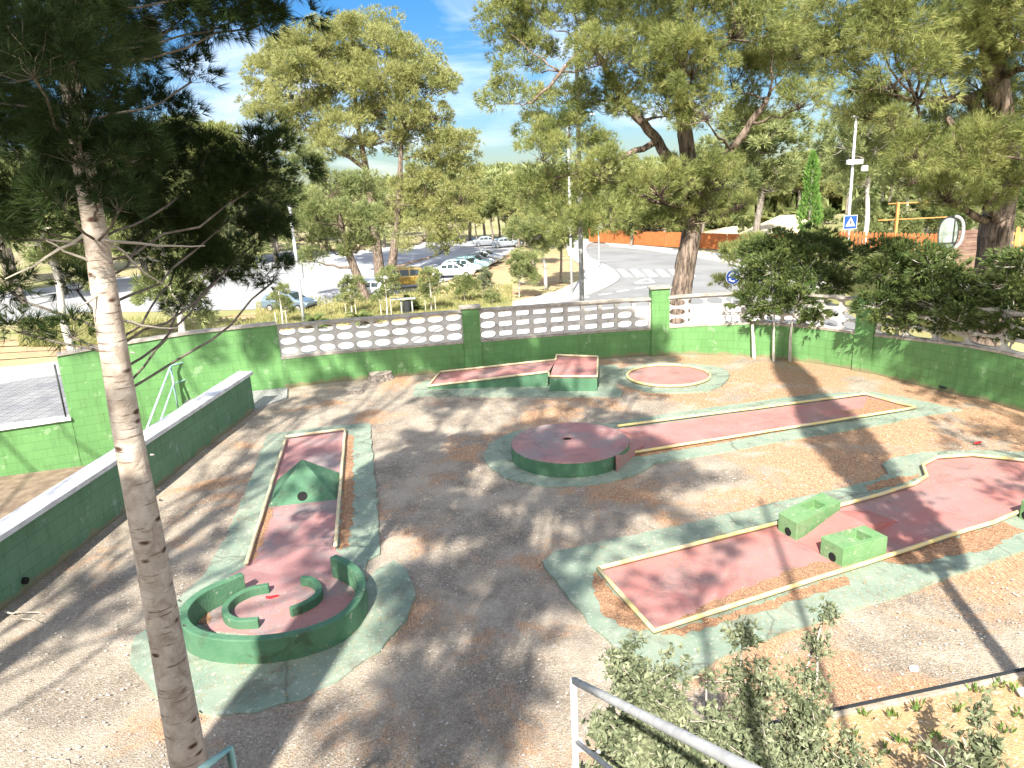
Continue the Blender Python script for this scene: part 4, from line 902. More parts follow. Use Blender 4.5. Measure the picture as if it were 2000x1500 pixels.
# ---- orange fences
def picket(name, lab, line, z0, h, pitch, wd, m, gap_m=None, rails=True):
    root = thing(name, lab, 'fence', (line[0][0], line[0][1], z0)); P = [Vector(p) for p in line]
    b = MB(); rb = MB(); pb = MB()
    for a, c_ in zip(P, P[1:]):
        d = (c_-a); n = int(d.length/pitch); u_ = d.normalized(); q = Vector((-u_.y, u_.x)); an = math.atan2(u_.y, u_.x)
        for i in range(n):
            p = a+u_*(i+.5)*pitch; hh_ = h+random.uniform(-.02, .02)
            x1, x2 = p-u_*wd/2, p+u_*wd/2; y1, y2 = q*.011, -q*.011
            pts = [x1+y1, x1+y2, x2+y2, x2+y1]
            v = [(t.x, t.y, z0+.05) for t in pts]+[(t.x, t.y, z0+hh_-wd*.5) for t in pts]+[((p+y1).x, (p+y1).y, z0+hh_), ((p+y2).x, (p+y2).y, z0+hh_)]
            b.add(v, [(0, 1, 5, 4), (1, 2, 6, 9, 5), (2, 3, 7, 6), (3, 0, 4, 8, 7), (4, 5, 9, 8), (6, 7, 8, 9), (0, 3, 2, 1)])
        for z in (.35, h-.3):
            mid = (a+c_)/2+q*.04; rb.box((mid.x, mid.y, z0+z), (d.length, .05, .09), an)
        for i in range(int(d.length/2.4)+1):
            p = a+u_*min(i*2.4, d.length)+q*.11; pb = MB(); pb.box((p.x, p.y, z0+(h-.05)/2), (.1, .1, h-.05), an); kids(root, pb.build('post', m))
    kids(root, b.build('pickets', m, fix=False), rb.build('rails', m)); return root
fl_ = [G(1150, 474, SZ).to_2d(), G(1215, 478, SZ).to_2d(), G(1300, 484, SZ).to_2d(), G(1420, 490, SZ).to_2d(), G(1545, 494, SZ).to_2d(), G(1570, 497, SZ).to_2d()]
picket('board_fence', 'close boarded orange fence along the far side of the road bend', fl_, SZ+.1, 1.95, .16, .155, M['orange_wood'])
r0, r1_, r2_ = at(1560, 480, 50).to_2d(), at(1660, 480, 46).to_2d(), at(1835, 480, 42).to_2d()
zr = at(1750, 482, 44).z
picket('picket_fence', 'orange picket fence with gaps beyond the dark clipped trees', [r0, r1_, r2_], zr-.3, 1.15, .24, .15, M['orange_wood'])
picket('picket_fence', 'pale wooden picket fence at the right edge behind the big trunk', [at(1965, 470, 30).to_2d(), at(2080, 470, 29).to_2d()], at(1985, 490, 30).z, 1.0, .24, .14, M['pale_orange'])
def simple_post_frame():
    p = at(1748, 470, 47); t = at(1750, 395, 47); root = thing('wooden_frame', 'orange timber post with crossbars behind the picket fence', 'wooden frame', (p.x, 47, zr-.3))
    b = MB(); b.box((p.x, 47, (t.z+zr-.3)/2), (.14, .14, t.z-zr+.3)); kids(root, b.build('post', M['pale_orange']))
    for (xa, xb, y) in ((1715, 1850, 428), (1735, 1815, 397)):
        a, c_ = at(xa, y, 47.2), at(xb, y-2, 47.2); b = MB(); b.box(((a.x+c_.x)/2, 47.2, (a.z+c_.z)/2), ((c_.x-a.x), .06, .06)); kids(root, b.build('crossbar', M['pale_orange']))
simple_post_frame()
# brown slatted screen and oval glazed panel
def slats():
    a, c_ = at(1870, 450, 33), at(1922, 520, 33); root = thing('slatted_screen', 'brown horizontal slatted screen left of the big trunk', 'screen', (a.x, 33, c_.z-1.5))
    n = 16; z0, z1 = c_.z-1.2, a.z+.0
    for i in range(n):
        z = z0+(z1-z0)*(i+.5)/n; b = MB(); b.box(((a.x+c_.x)/2, 33+.002*i, z), (c_.x-a.x, .04, (z1-z0)/n*.82)); kids(root, b.build('slat', M['brown_slat']))
    b = MB(); b.box((a.x+.05, 33.08, (z0+z1)/2), (.09, .09, z1-z0)); b.box((c_.x-.05, 33.08, (z0+z1)/2), (.09, .09, z1-z0)); kids(root, b.build('post', M['dark_metal']))
    c = at(1852, 455, 31.5); root = thing('glazed_panel', 'oval glazed panel with a dark rim and white side beside the slatted screen', 'glazed panel', (c.x, 31.5, c.z-1.2))
    n = 28; pts = [(c.x+.42*math.cos(2*math.pi*k/n), 31.5, c.z+.66*math.copysign(abs(math.sin(2*math.pi*k/n))**.75, math.sin(2*math.pi*k/n))) for k in range(n+1)]
    b = MB(); b.tube(pts, .03, 6, False); kids(root, b.build('rim', M['dark_metal']))
    M['pane'] = mat('pale_glass', (.30, .34, .31), .1, (.16, .19, .16), 3)
    b = MB(); b.add([(x, 31.5, z) for x, y, z in pts[:-1]]+[(x, 31.53, z) for x, y, z in pts[:-1]], [tuple(range(n)), tuple(range(2*n-1, n-1, -1))]); kids(root, b.build('pane', M['pane'], fix=False))
    b = MB(); b.tube([(x+.28, 31.62, z) for x, y, z in pts[:8]+pts[21:-1]][-7:]+[(x+.28, 31.62, z) for x, y, z in pts[:8]], .07, 8); kids(root, b.build('side', M['grey_pole'], smooth=True))
    b = MB(); b.box((c.x-.02, 31.47, c.z-.42), (.7, .03, .05)); b.box((c.x+.22, 31.47, c.z+.05), (.04, .03, .95)); b.tube([(c.x, 31.5, c.z-.66), (c.x, 31.5, c.z-2.6)], .04, 8); kids(root, b.build('frame', M['dark_metal']))
slats()
# sandy banks and roofs beyond the fence
def mound(name, lab, px, py, Y, wx, wy, h, m, cat='roof'):
    c = at(px, py, Y); b = MB(); z = c.z
    b.add([(c.x-wx/2, Y-wy/2, z), (c.x+wx/2, Y-wy/2, z), (c.x+wx/2, Y+wy/2, z), (c.x-wx/2, Y+wy/2, z), (c.x-wx*.1, Y, z+h), (c.x+wx*.1, Y, z+h)], [(0, 1, 5, 4), (1, 2, 5), (2, 3, 4, 5), (3, 0, 4)])
    b2 = MB(); b2.box((c.x, Y, (z+SZ)/2-.01), (wx*.93, wy*.93, z-SZ))
    root = thing(name, lab, cat, (c.x, Y, SZ)); kids(root, b.build('roof', M['roofcol']), b2.build('wall', m))
M['roofcol'] = mat('pale_sandy_roof', (.60, .50, .33), .9, (.50, .43, .30), .5)
mound('low_building', 'low building with a pale sandy hipped roof beyond the orange fence', 1535, 458, 95, 10, 8, 2.4, M['render'], 'building')
mound('low_building', 'long white low building beyond the fence right of the cypress', 1640, 455, 105, 13, 8, 1.6, M['render'], 'building')
mound('low_building', 'flat pale building seen left of the sandy roof', 1440, 455, 110, 12, 8, 1.0, M['render'], 'building')

# ---- cars
def paint(name, c, metal=.3):
    m = mat(name, c, .28, metal=metal, spec=.6); m.node_tree.nodes['Principled BSDF'].inputs['Coat Weight'].default_value = .6; return m
def car(label, loc, rz, L_, W_, Hh, m, kind='sedan', group=None, name='parked_car'):
    """body lofted from cross sections; nose towards +X before turning"""
    root = thing(name, label, 'car', loc, group)
    if kind == 'van': prof = [(-.5, .30, .52, .52), (-.495, .22, .97, .60), (-.40, .2, 1.0, .60), (0, .2, 1.0, .60), (.10, .2, .99, .60), (.20, .2, .97, .59), (.32, .2, .66, .585), (.45, .22, .57, .55), (.5, .28, .45, .45)]
    elif kind == 'hatch': prof = [(-.5, .30, .55, .55), (-.49, .22, .74, .60), (-.42, .2, .90, .60), (-.25, .2, .99, .60), (.0, .2, 1.0, .60), (.10, .2, .97, .60), (.27, .2, .66, .59), (.44, .22, .56, .55), (.5, .28, .42, .42)]
    else: prof = [(-.5, .32, .58, .58), (-.48, .24, .66, .62), (-.36, .2, .70, .64), (-.22, .2, .95, .63), (-.05, .2, 1.0, .62), (.06, .2, .98, .61), (.24, .2, .68, .60), (.42, .22, .60, .56), (.5, .3, .45, .45)]
    b = MB(); secs = []
    for x, z0, zt, belt in prof:
        wf = 1 if abs(x) < .42 else .9; w2 = W_/2*wf; top = w2*(.78 if zt-belt > .15 else .93)
        zb_, z1, z2 = z0*Hh, belt*Hh, zt*Hh
        secs.append([(x*L_, -w2*.93, zb_), (x*L_, -w2, zb_+.12), (x*L_, -w2, z1-.04), (x*L_, -w2*.97, z1), (x*L_, -top, z2-.03), (x*L_, -top*.85, z2), (x*L_, top*.85, z2), (x*L_, top, z2-.03), (x*L_, w2*.97, z1), (x*L_, w2, z1-.04), (x*L_, w2, zb_+.12), (x*L_, w2*.93, zb_)])
    for s_ in secs: b.v += s_
    k = 12
    for i in range(len(secs)-1):
        for j in range(k): b.f.append((i*k+j, i*k+(j+1) % k, (i+1)*k+(j+1) % k, (i+1)*k+j))
    b.f += [tuple(range(k)), tuple(range((len(secs)-1)*k, len(secs)*k))]
    body = b.build('body', m, smooth=False); body.parent = root
    bv = body.modifiers.new('bevel', 'BEVEL'); bv.width = .04; bv.segments = 2; bv.limit_method = 'ANGLE'; bv.angle_limit = R(25)
    def on_side(x, s, f, o=.012):            # interpolated side glass point
        for i in range(len(prof)-1):
            if prof[i][0] <= x/L_ <= prof[i+1][0]:
                t = (x/L_-prof[i][0])/(prof[i+1][0]-prof[i][0]); A = Vector(secs[i][3]).lerp(Vector(secs[i+1][3]), t); B = Vector(secs[i][4]).lerp(Vector(secs[i+1][4]), t)
                p = A.lerp(B, f); p.y = -(abs(p.y)+o) if s < 0 else abs(p.y)+o; return p
    rng_x = {'van': [(-.44, -.27), (-.25, -.06), (-.03, .15)], 'hatch': [(-.38, -.24), (-.22, -.03), (0, .13)], 'sedan': [(-.25, -.12), (-.11, .02), (.04, .15)]}[kind]
    for s in (-1, 1):
        for xa, xb in rng_x:
            ta = .82 if kind != 'sedan' else .8
            b = MB(); n = 4; v = []
            for i in range(n+1):
                x = (xa+(xb-xa)*i/n)*L_; v += [on_side(x, s, .12), on_side(x, s, ta)]
            b.add(v, [(2*i, 2*i+2, 2*i+3, 2*i+1) for i in range(n)]); g = b.build('side_window', M['glass'], fix=False); g.parent = root
    def scr(i, name):                        # windscreen on the slanting section
        A, B = secs[i], secs[i+1]; v = []
        for q, t in ((A, .08), (B, -.08)):
            pass
        lo_, hi_ = (A, B) if A[5][2] < B[5][2] else (B, A)
        c4 = [Vector(lo_[4]), Vector(lo_[7]), Vector(hi_[7]), Vector(hi_[4])]; ce = sum(c4, Vector())/4
        n_ = (c4[1]-c4[0]).cross(c4[3]-c4[0]).normalized(); n_ = n_ if n_.z > 0 else -n_
        b = MB(); b.add([ce+(p-ce)*.88+n_*.03 for p in c4], [(0, 1, 2, 3)]); g = b.build(name, M['glass'], fix=False); g.parent = root
    fi = {'van': 5, 'hatch': 5, 'sedan': 5}[kind]; scr(fi, 'windscreen')
    scr({'van': 0, 'hatch': 1, 'sedan': 2}[kind], 'rear_window')
    for x in (-.31*L_, .31*L_):
        for s in (-1, 1):
            b = MB(); y = s*(W_/2-.10); b.tube([(x, y-.1*1, .31), (x, y-.09, .31), (x, y+.09, .31), (x, y+.11, .31)], [.28, .31, .31, .28], 18); wh = b.build('wheel', M['black'], smooth=False); wh.parent = root
            b = MB(); yo = s*(W_/2+.018); b.tube([(x, yo-.02*s, .31), (x, yo, .31)], .2, 14); rm_ = b.build('rim', M['rim']); rm_.parent = wh
    for s in (-1, 1):
        b = MB(); b.box((.47*L_, s*W_*.34, .40*Hh+.05), (.10, .34, .14)); h_ = b.build('headlight', M['white_paint'], bevel=.02); h_.parent = root
        b = MB(); b.box((.17*L_, s*(W_/2+.09), .62*Hh), (.12, .16, .11)); h_ = b.build('mirror', M['black'], bevel=.02); h_.parent = root
    b = MB(); b.box((.497*L_, 0, .25*Hh), (.05, W_*.8, .18)); b.build('bumper', M['black'], bevel=.02).parent = root
    root.rotation_euler = (0, 0, rz); return root
zc = SZ+.01
M['gold'] = paint('gold_paint', (.33, .22, .05)); M['silver'] = paint('silver_paint', (.50, .55, .60)); M['white_car'] = paint('white_car_paint', (.72, .76, .80), 0)
M['pale_blue'] = paint('pale_blue_paint', (.40, .55, .62)); M['teal_car'] = paint('teal_car_paint', (.30, .50, .52)); M['bluegrey'] = paint('blue_grey_paint', (.16, .22, .28)); M['greycar'] = paint('grey_paint', (.30, .33, .37))
def cg(px, py): return G(px, py, zc)
car('gold boxy van parked beyond the young staked trees', cg(806, 562), R(8), 4.3, 1.8, 1.95, M['gold'], 'van', name='parked_van')
car('white saloon car first in the parked row right of the gold van', cg(887, 541), R(-6), 4.5, 1.8, 1.5, M['white_car'], 'sedan')
for i, (px, py, m_, kd_, lb) in enumerate([(905, 532, 'pale_blue', 'hatch', 'pale blue car directly behind the white saloon'), (921, 526, 'teal_car', 'hatch', 'teal tinted car third along the parked row'), (934, 520, 'greycar', 'sedan', 'dark fronted grey car fourth along the parked row'), (946, 514, 'white_car', 'sedan', 'white car last along the parked row')]):
    car(lb, cg(px, py), R(-10), 4.3, 1.75, 1.5, M[m_], kd_)
car('silver blue hatchback behind the leaning pine trunk', cg(712, 580), R(170), 4.2, 1.75, 1.5, M['silver'], 'hatch')
car('blue grey car partly hidden behind the left lamp post', cg(567, 606), R(-18), 4.2, 1.75, 1.5, M['bluegrey'], 'hatch')
for px, py, lb in ((952, 480, 'dark car parked under the far grove at left'), (990, 483, 'grey car parked under the far grove at right')): car(lb, cg(px, py), R(4), 4.4, 1.75, 1.45, M['greycar'], 'sedan')

# ================================================================== TREES
# --- near pine, pale trunk
b0 = Vector((-2.72, 4.9, -.05)); d0 = b0.y
def trk(px, py, dy=0): return at(px, py, d0+dy)
tr = [b0, trk(352, 1400, .05), trk(298, 1100, .1), trk(252, 860, .1), trk(215, 640, .1), trk(182, 430, .15), trk(150, 240, .2), trk(120, 60, .2), trk(95, -120, .3)]
NB = [((60, 60), 5.6, 130, 1), ((200, 40), 5.2, 110, 1), ((330, 30), 5.6, 100, 1), ((450, 20), 5.8, 80, 1.1), ((550, 5), 6.0, 60, 1), ((130, 190), 5.6, 110, 1), ((40, 300), 5.4, 120, 1), ((250, 130), 6.3, 70, .7), ((370, 150), 6.0, 42, .7), ((190, 330), 6.2, 110, 1.1),
      ((290, 400), 6.4, 105, 1.1), ((380, 330), 6.5, 75, 1), ((440, 410), 6.6, 90, 1.1), ((520, 330), 6.7, 72, 1.1), ((340, 500), 6.5, 80, 1), ((420, 530), 6.5, 60, .9), ((530, 540), 6.7, 50, .6), ((350, 590), 6.4, 36, .6), ((60, 420), 5.4, 100, 1), ((20, 560), 5.2, 50, .7), ((150, 560), 5.4, 35, .5), ((40, 640), 5.0, 45, .7), ((140, 650), 5.0, 40, .7), ((-90, 150), 5.0, 150, 1), ((-110, 400), 5.0, 140, 1), ((100, -120), 5.6, 170, 1), ((320, -130), 5.6, 170, 1), ((520, -90), 5.6, 90, 1), ((300, 250), 6.3, 70, .7), ((490, 470), 6.8, 45, .7), ((120, 50), 4.2, 110, .8), ((130, 180), 4.4, 80, .6), ((165, 310), 4.5, 70, .8), ((120, 390), 4.5, 50, .7), ((230, 400), 4.6, 42, .6), ((60, 120), 3.9, 120, .7), ((140, 110), 4.3, 60, .9), ((150, 255), 4.4, 60, .9), ((185, 375), 4.6, 45, .8), ((250, 300), 4.8, 70, .8)]
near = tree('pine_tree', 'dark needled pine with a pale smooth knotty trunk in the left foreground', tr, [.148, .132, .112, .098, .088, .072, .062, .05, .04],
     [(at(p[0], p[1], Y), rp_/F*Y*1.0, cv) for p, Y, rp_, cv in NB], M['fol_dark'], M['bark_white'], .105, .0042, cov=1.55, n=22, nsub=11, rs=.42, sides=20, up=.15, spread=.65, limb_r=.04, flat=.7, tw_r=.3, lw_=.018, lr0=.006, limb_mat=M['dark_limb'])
# short dead side twigs on the trunk
for a, c_ in (((168, 455), (10, 545)), ((196, 520), (90, 470)), ((236, 625), (350, 640)), ((205, 470), (400, 480)), ((188, 450), (330, 560)), ((214, 560), (150, 600)), ((190, 500), (230, 560))):
    b = MB(); limb(b, trk(*a, .12), trk(*c_, .5 if c_[0] > 220 else -.1), .012, .004, .06, 6, 5, .02); kids(near, b.build('dead_twig', M['twig']))
for k in range(26):
    y = random.uniform(480, 1450); x = 190+(y-430)*.172; s = random.choice((-1, 1)); p = trk(x+s*(18+(y-430)*.018), y, .1); b = MB(); b.tube([p, p+Vector((s*.03, -.02, random.uniform(-.01, .02)))], [.009, .004], 5); kids(near, b.build('twig_stub', M['twig']))

# --- big pine behind the wall (centre right)
Yb = 23
def bp_(px, py, Y=Yb): return at(px, py, Y)
tr = [Vector((bp_(1322, 640).x, Yb, SZ)), bp_(1325, 640), bp_(1335, 540), bp_(1352, 440), bp_(1350, 350), bp_(1335, 240), bp_(1330, 130), bp_(1350, 0), bp_(1360, -150)]
ex = [(bp_(1348, 375), bp_(1285, 275), .20, .15), (bp_(1285, 275), bp_(1215, 190, 22.5), .15, .11), (bp_(1215, 190, 22.5), bp_(1150, 80, 22), .11, .07), (bp_(1352, 400), bp_(1430, 290, 22.5), .15, .12), (bp_(1430, 290, 22.5), bp_(1500, 190, 22), .12, .08), (bp_(1150, 80, 22), bp_(1040, 200, 21.5), .06, .04), (bp_(1285, 275), bp_(1180, 320, 22), .10, .07), (bp_(1180, 320, 22), bp_(1080, 350, 22), .07, .04)]
BB = [(985, 40, 52), (1030, 110, 70), (1000, 190, 48), (1075, 30, 70), (1045, 250, 42), (1110, 190, 48), (1160, 20, 85), (1170, 110, 60), (1250, 40, 90), (1260, 130, 70), (1340, 30, 95), (1350, 130, 75), (1430, 50, 90), (1430, 150, 85), (1510, 40, 80), (1520, 130, 70), (1300, 210, 62), (1380, 220, 55), (1200, 205, 60), (1460, 230, 45), (1560, 100, 60),
      (1060, 300, 55), (1110, 260, 45), (1050, 380, 58), (1120, 390, 66), (1180, 340, 55), (1110, 450, 58), (1190, 430, 52), (1160, 290, 40), (1240, 370, 44), (1290, 370, 55), (1350, 360, 62), (1410, 350, 50), (1320, 430, 46), (1390, 420, 52), (1270, 440, 40), (1440, 400, 32), (1100, -90, 110), (1300, -100, 120), (1500, -90, 110), (1560, 200, 46)]
tree('pine_tree', 'big pine with a furrowed forked trunk rising just behind the breeze blocks', tr, [.40, .33, .31, .29, .26, .21, .16, .11, .06],
     [(bp_(x, y, 21 + ((x*7+y*3) % 40)/10 if y < 250 else 21.5+((x*5+y) % 20)/10), r/F*22.5, 1 if y < 260 else .9) for x, y, r in BB], M['fol_pine'], M['bark_pine'], .17, .013, cov=1.1, n=10, nsub=20, rs=.32, sides=16, extra_limbs=ex, up=.3, rug=.018, shell=.4, minz=bp_(1350, 430).z)
# --- big pine at the right edge
Yr = 15.8
tr = [Vector((at(1932, 560, Yr+1.5).x, Yr+1.5, SZ)), at(1932, 560, Yr+1.5), at(1945, 450, Yr+1.4), at(1962, 330, Yr+1.2), at(1950, 200, Yr), at(1930, 60, Yr), at(1920, -120, Yr)]
ex = [(at(1955, 300, Yr+1), at(1900, 190, Yr), .16, .12), (at(1900, 190, Yr), at(1790, 200, Yr-1), .10, .06), (at(1960, 330, Yr+1), at(1850, 230, Yr-.5), .12, .06)]
RB = [(1640, 40, 75), (1720, 60, 90), (1810, 40, 95), (1900, 40, 95), (1980, 70, 95), (1650, 130, 60), (1740, 150, 80), (1840, 130, 80), (1930, 170, 70), (1700, 220, 52), (1830, 260, 60), (1790, 300, 52), (1890, 310, 80), (1950, 260, 70), (1850, 380, 58), (1930, 380, 55), (1780, 350, 40), (2010, 200, 70), (1610, 100, 38), (1990, 350, 50), (1700, -80, 120), (1900, -90, 120), (2080, 60, 110), (2080, 300, 90), (1750, 240, 34)]
tree('pine_tree', 'big dark trunked pine whose pale yellow green branches fill the upper right corner', tr, [.40, .36, .34, .30, .24, .18, .1],
     [(at(x, y, 14+((x*3+y*7) % 30)/10), r/F*15.2, 1) for x, y, r in RB], M['fol_pine'], M['bark_pine'], .15, .0095, cov=1.0, n=11, nsub=20, rs=.32, sides=16, extra_limbs=ex, up=.25, rug=.015, shell=.4)

# --- the large round pines in front of the car park (three trunks)
def far_tree(name, lab, foot, tops, rads, blobs, Y, cov=1.25, m='fol_gold', bk='bark_pine', Ln=.42, W=.055, nsub=18, grp=None, n=8, ex=()):
    f = G(*foot, SZ); Yt = f.y; tr = [f]+[at(x, y, Yt+dy) for x, y, dy in tops]
    rads = [rads[0]*(1-i/(len(tr)-1)*.75) for i in range(len(tr))]
    return tree(name, lab, tr, rads, [(at(x, y, Yt+random.uniform(-1, 1)*r/F*Yt*.9), r/F*Yt, 1) for x, y, r in blobs], M[m], M[bk], Ln, W, cov=cov, n=n, nsub=nsub, rs=.36, sides=10, group=grp, up=.45, shell=.62, extra_limbs=[(at(*a, Yt), at(*c_, Yt), r0, r1) for a, c_, r0, r1 in ex])
far_tree('pine_tree', 'tallest rounded pine with a golden crown in front of the car park', (742, 537), [(738, 500, 0), (726, 400, 0), (715, 330, 0), (700, 250, 0), (690, 150, 0)], [.62],
         [(690, 85, 58), (740, 80, 50), (625, 110, 60), (570, 120, 50), (540, 150, 45), (660, 140, 65), (760, 130, 62), (815, 125, 48), (590, 180, 66), (520, 200, 42), (680, 200, 66), (760, 190, 66), (830, 180, 50), (862, 170, 30), (540, 240, 44), (610, 240, 52), (680, 260, 50), (790, 235, 42), (850, 225, 28), (640, 290, 38), (700, 300, 30)], 75, ex=[((715, 330), (600, 255), .25, .12)])
far_tree('pine_tree', 'rounded golden pine with bare side branches right of the tallest one', (762, 537), [(768, 500, 0), (778, 400, 0), (782, 320, 0), (784, 260, 0)], [.55],
         [(795, 262, 42), (840, 260, 42), (760, 290, 34), (860, 300, 44), (895, 285, 34), (905, 310, 24), (845, 335, 40), (890, 345, 40), (900, 390, 36), (830, 380, 44), (780, 400, 50), (850, 420, 48), (895, 440, 36), (830, 460, 40), (740, 430, 46), (870, 480, 34)], 75, ex=[((780, 310), (850, 300), .12, .05), ((780, 345), (845, 340), .1, .04)])
far_tree('pine_tree', 'leaning pine with low spreading olive branches beside the silver car', (716, 590), [(700, 545, 0), (680, 490, 0), (668, 440, 0), (655, 390, 0)], [.45],
         [(650, 370, 40), (700, 380, 44), (620, 420, 44), (670, 430, 46), (720, 440, 40), (590, 460, 38), (640, 480, 40), (700, 480, 34), (610, 505, 24), (560, 300, 38), (600, 330, 36)], 63, m='fol_olive')

# --- prototype pines for the groves
def proto(seed, name, lab, m='fol_olive', bk='bark_grey', wide=1.0, cov=1.2):
    random.seed(seed); h = 8.5; bl = []
    for k in range(15):
        a = random.uniform(0, 6.28); rr = random.uniform(.2, 2.6)*wide; z = random.uniform(4.2, 8.3); rr *= 1.15-abs(z-6)/4
        bl.append((Vector((rr*math.cos(a), rr*math.sin(a), z)), random.uniform(.75, 1.35), 1))
    tr = [Vector((0, 0, 0)), Vector((.15, .1, 2)), Vector((.0, .2, 4)), Vector((.3, .1, 6)), Vector((.2, 0, 7.8))]
    return tree(name, lab, tr, [.2, .17, .14, .10, .05], bl, M[m], M[bk], .34, .05, cov=cov*1.35, n=8, nsub=14, rs=.36, sides=8, up=.45)
PR = [proto(1, 'pine_tree', 'x'), proto(2, 'pine_tree', 'x', 'fol_gold'), proto(3, 'pine_tree', 'x', 'fol_olive', 'bark_lime', 1.1), proto(4, 'pine_tree', 'x', 'fol_pine', 'bark_grey', 1.2)]
used = set()
ORD = ['first', 'second', 'third', 'fourth', 'fifth', 'sixth', 'seventh', 'eighth', 'ninth', 'tenth', 'eleventh', 'twelfth', 'thirteenth', 'fourteenth', 'fifteenth', 'sixteenth']
def rank(rows, i): return ORD[sorted(range(len(rows)), key=lambda k: rows[k][0]).index(i)]
def plant(k, px, py, top, lab, grp=None, z=SZ, Y=None, wide=1.0):
    f = G(px, py, z) if Y is None else Vector((at(px, py, Y).x, Y, z))
    t = at(px, top, f.y).z; s = (t-z)/8.9
    if k not in used: used.add(k); o = PR[k]; o.location = f; o.scale = (s*wide, s*wide, s); o.rotation_euler = (0, 0, random.uniform(0, 6)); o['label'] = lab
    else: o = copy_tree(PR[k], f, s*wide, random.uniform(0, 6), lab, sz=s)
    if grp: o['group'] = grp
    elif 'group' in o: del o['group']
    return o
random.seed(21)
gl = 'pines standing in the far grove behind the car park'; lbl = 'slender pine in the far grove behind the car park'
GE = [(px, 118+(px*7) % 30, 372+(px*13) % 34) for px in range(330, 960, 42)]
for i, (px, Y, top) in enumerate(GE): plant((0, 1, 3)[i % 3], px, 480, top, rank(GE, i)+' from the left of the pines closing the view behind the car park', 'pines closing the view behind the car park', Y=Y, wide=1.7)
GA = [(932, 478, 395, 1, 1), (948, 474, 350, 0, 1.1), (962, 481, 375, 3, 1), (975, 476, 360, 1, 1), (988, 480, 370, 0, 1), (1000, 483, 345, 3, 1.1), (1014, 484, 350, 1, 1), (1026, 482, 335, 0, 1.1), (1040, 490, 360, 1, 1.2), (908, 474, 380, 0, 1.1), (1060, 486, 340, 3, 1.1), (885, 470, 400, 1, 1.2), (860, 470, 410, 0, 1.2)]
for i, (px, py, top, k, wd) in enumerate(GA): plant(k, px, py, top, rank(GA, i)+' from the left of the '+gl, gl, wide=wd)
plant(2, 1066, 566, 395, 'pine with a pale trunk at the verge left of the thin white lamp post', wide=1.0)
plant(0, 1095, 553, 400, 'dark trunked pine just behind the pale trunked one at the verge', wide=.9)
plant(1, 1040, 520, 400, 'small golden pine between the grove and the pavement corner')
gl2 = 'pines far left beyond the dark near pine'; lb2 = 'light olive pine far left beyond the dark near pine'
GB = [(-40, 590, 300, 0, 1.2), (50, 600, 330, 3, 1.2), (130, 575, 350, 0, 1.1), (205, 560, 330, 1, 1.2), (290, 545, 300, 3, 1.2), (370, 535, 232, 0, 1.0), (430, 530, 245, 3, 1.0), (490, 520, 262, 1, 1.1), (540, 512, 330, 0, 1.2), (20, 560, 280, 1, 1.1), (170, 530, 330, 3, 1.3), (610, 500, 380, 0, 1.3), (330, 520, 380, 1, 1.4), (450, 512, 380, 0, 1.5)]
for i, (px, py, top, k, wd) in enumerate(GB): plant(k, px, py, top, rank(GB, i)+' from the left of the '+gl2, gl2, wide=wd)
plant(2, 347, 640, 330, 'pine with a grey trunk rising behind the tall green wall', z=SZ, Y=30, wide=.8)
plant(2, 135, 640, 300, 'pale trunked pine behind the left part of the tall green wall', z=SZ, Y=42, wide=.9)
gl3 = 'pines along the orange fence and beyond'; lb3 = 'pine beyond the long orange fence'
GC = [(1165, 470, 372, 0, 1), (1195, 466, 340, 3, 1.2), (1300, 470, 345, 3, 1.3), (1370, 462, 330, 0, 1.3), (1430, 455, 320, 1, 1.5), (1490, 452, 335, 0, 1.5), (1530, 448, 345, 3, 1.5), (1600, 450, 350, 1, 1.5), (1655, 448, 330, 0, 1.4), (1250, 460, 350, 0, 1.3), (1560, 455, 300, 3, 1.2)]
for i, (px, py, top, k, wd) in enumerate(GC): plant(k, px, py, top, rank(GC, i)+' from the left of the '+gl3, gl3, wide=wd)
plant(3, 1232, 482, 352, 'leafy pine standing before the orange boards, left of the big furrowed trunk', wide=1.2)
gl4 = 'tall pines behind the picket fence'; lb4 = 'tall pine behind the picket fence on the right'
GD = [(1735, 75, 240, 0, .8), (1768, 62, 270, 2, .7), (1790, 80, 260, 3, .8), (1808, 66, 280, 2, .7), (1835, 80, 250, 0, .8), (1870, 60, 260, 3, .8), (1905, 70, 250, 0, .9), (1975, 55, 240, 3, .8), (2030, 60, 240, 0, .9), (1720, 90, 300, 1, 1), (1650, 95, 290, 0, 1), (1940, 90, 240, 1, 1)]
for i, (px, Y, top, k, wd) in enumerate(GD): plant(k, px, 460, top, rank(GD, i)+' from the left of the '+gl4, gl4, z=-2, Y=Y, wide=wd)
for i, (px, Y, top, wd) in enumerate([(1700, 58, 385, 60), (1725, 64, 400, 50), (1770, 60, 405, 60), (1800, 66, 395, 55), (1840, 62, 390, 60), (1885, 55, 380, 60), (1930, 50, 370, 70), (1985, 50, 380, 70), (1680, 75, 410, 50), (1610, 80, 405, 60)]):
    f = Vector((at(px, 450, Y).x, Y, -1.7)); h = at(px, top, Y).z+1.7; rr = wd/F*Y*.55
    tree('shrub', ORD[[1610, 1680, 1700, 1725, 1770, 1800, 1840, 1885, 1930, 1985].index(px)]+' from the left of the dark bushes behind the picket fence', [f, f+Vector((0, 0, h*.4)), f+Vector((0, 0, h*.7))], [.12, .08, .03], [(f+Vector((random.uniform(-.6, .6)*rr, random.uniform(-.5, .5), h*random.uniform(.2, .85))), (rr*.6, rr*.5, h*.22), 1) for _ in range(6)], M['fol_cyp' if i % 2 else 'fol_olive'], M['bark_grey'], .3, .05, n=8, nsub=9, cat='shrub', twigs=False, group='dark bushes behind the picket fence')
plant(0, 1478, 452, 215, 'spreading dark pine with a pale straight trunk beyond the fence', Y=80, wide=1.25)
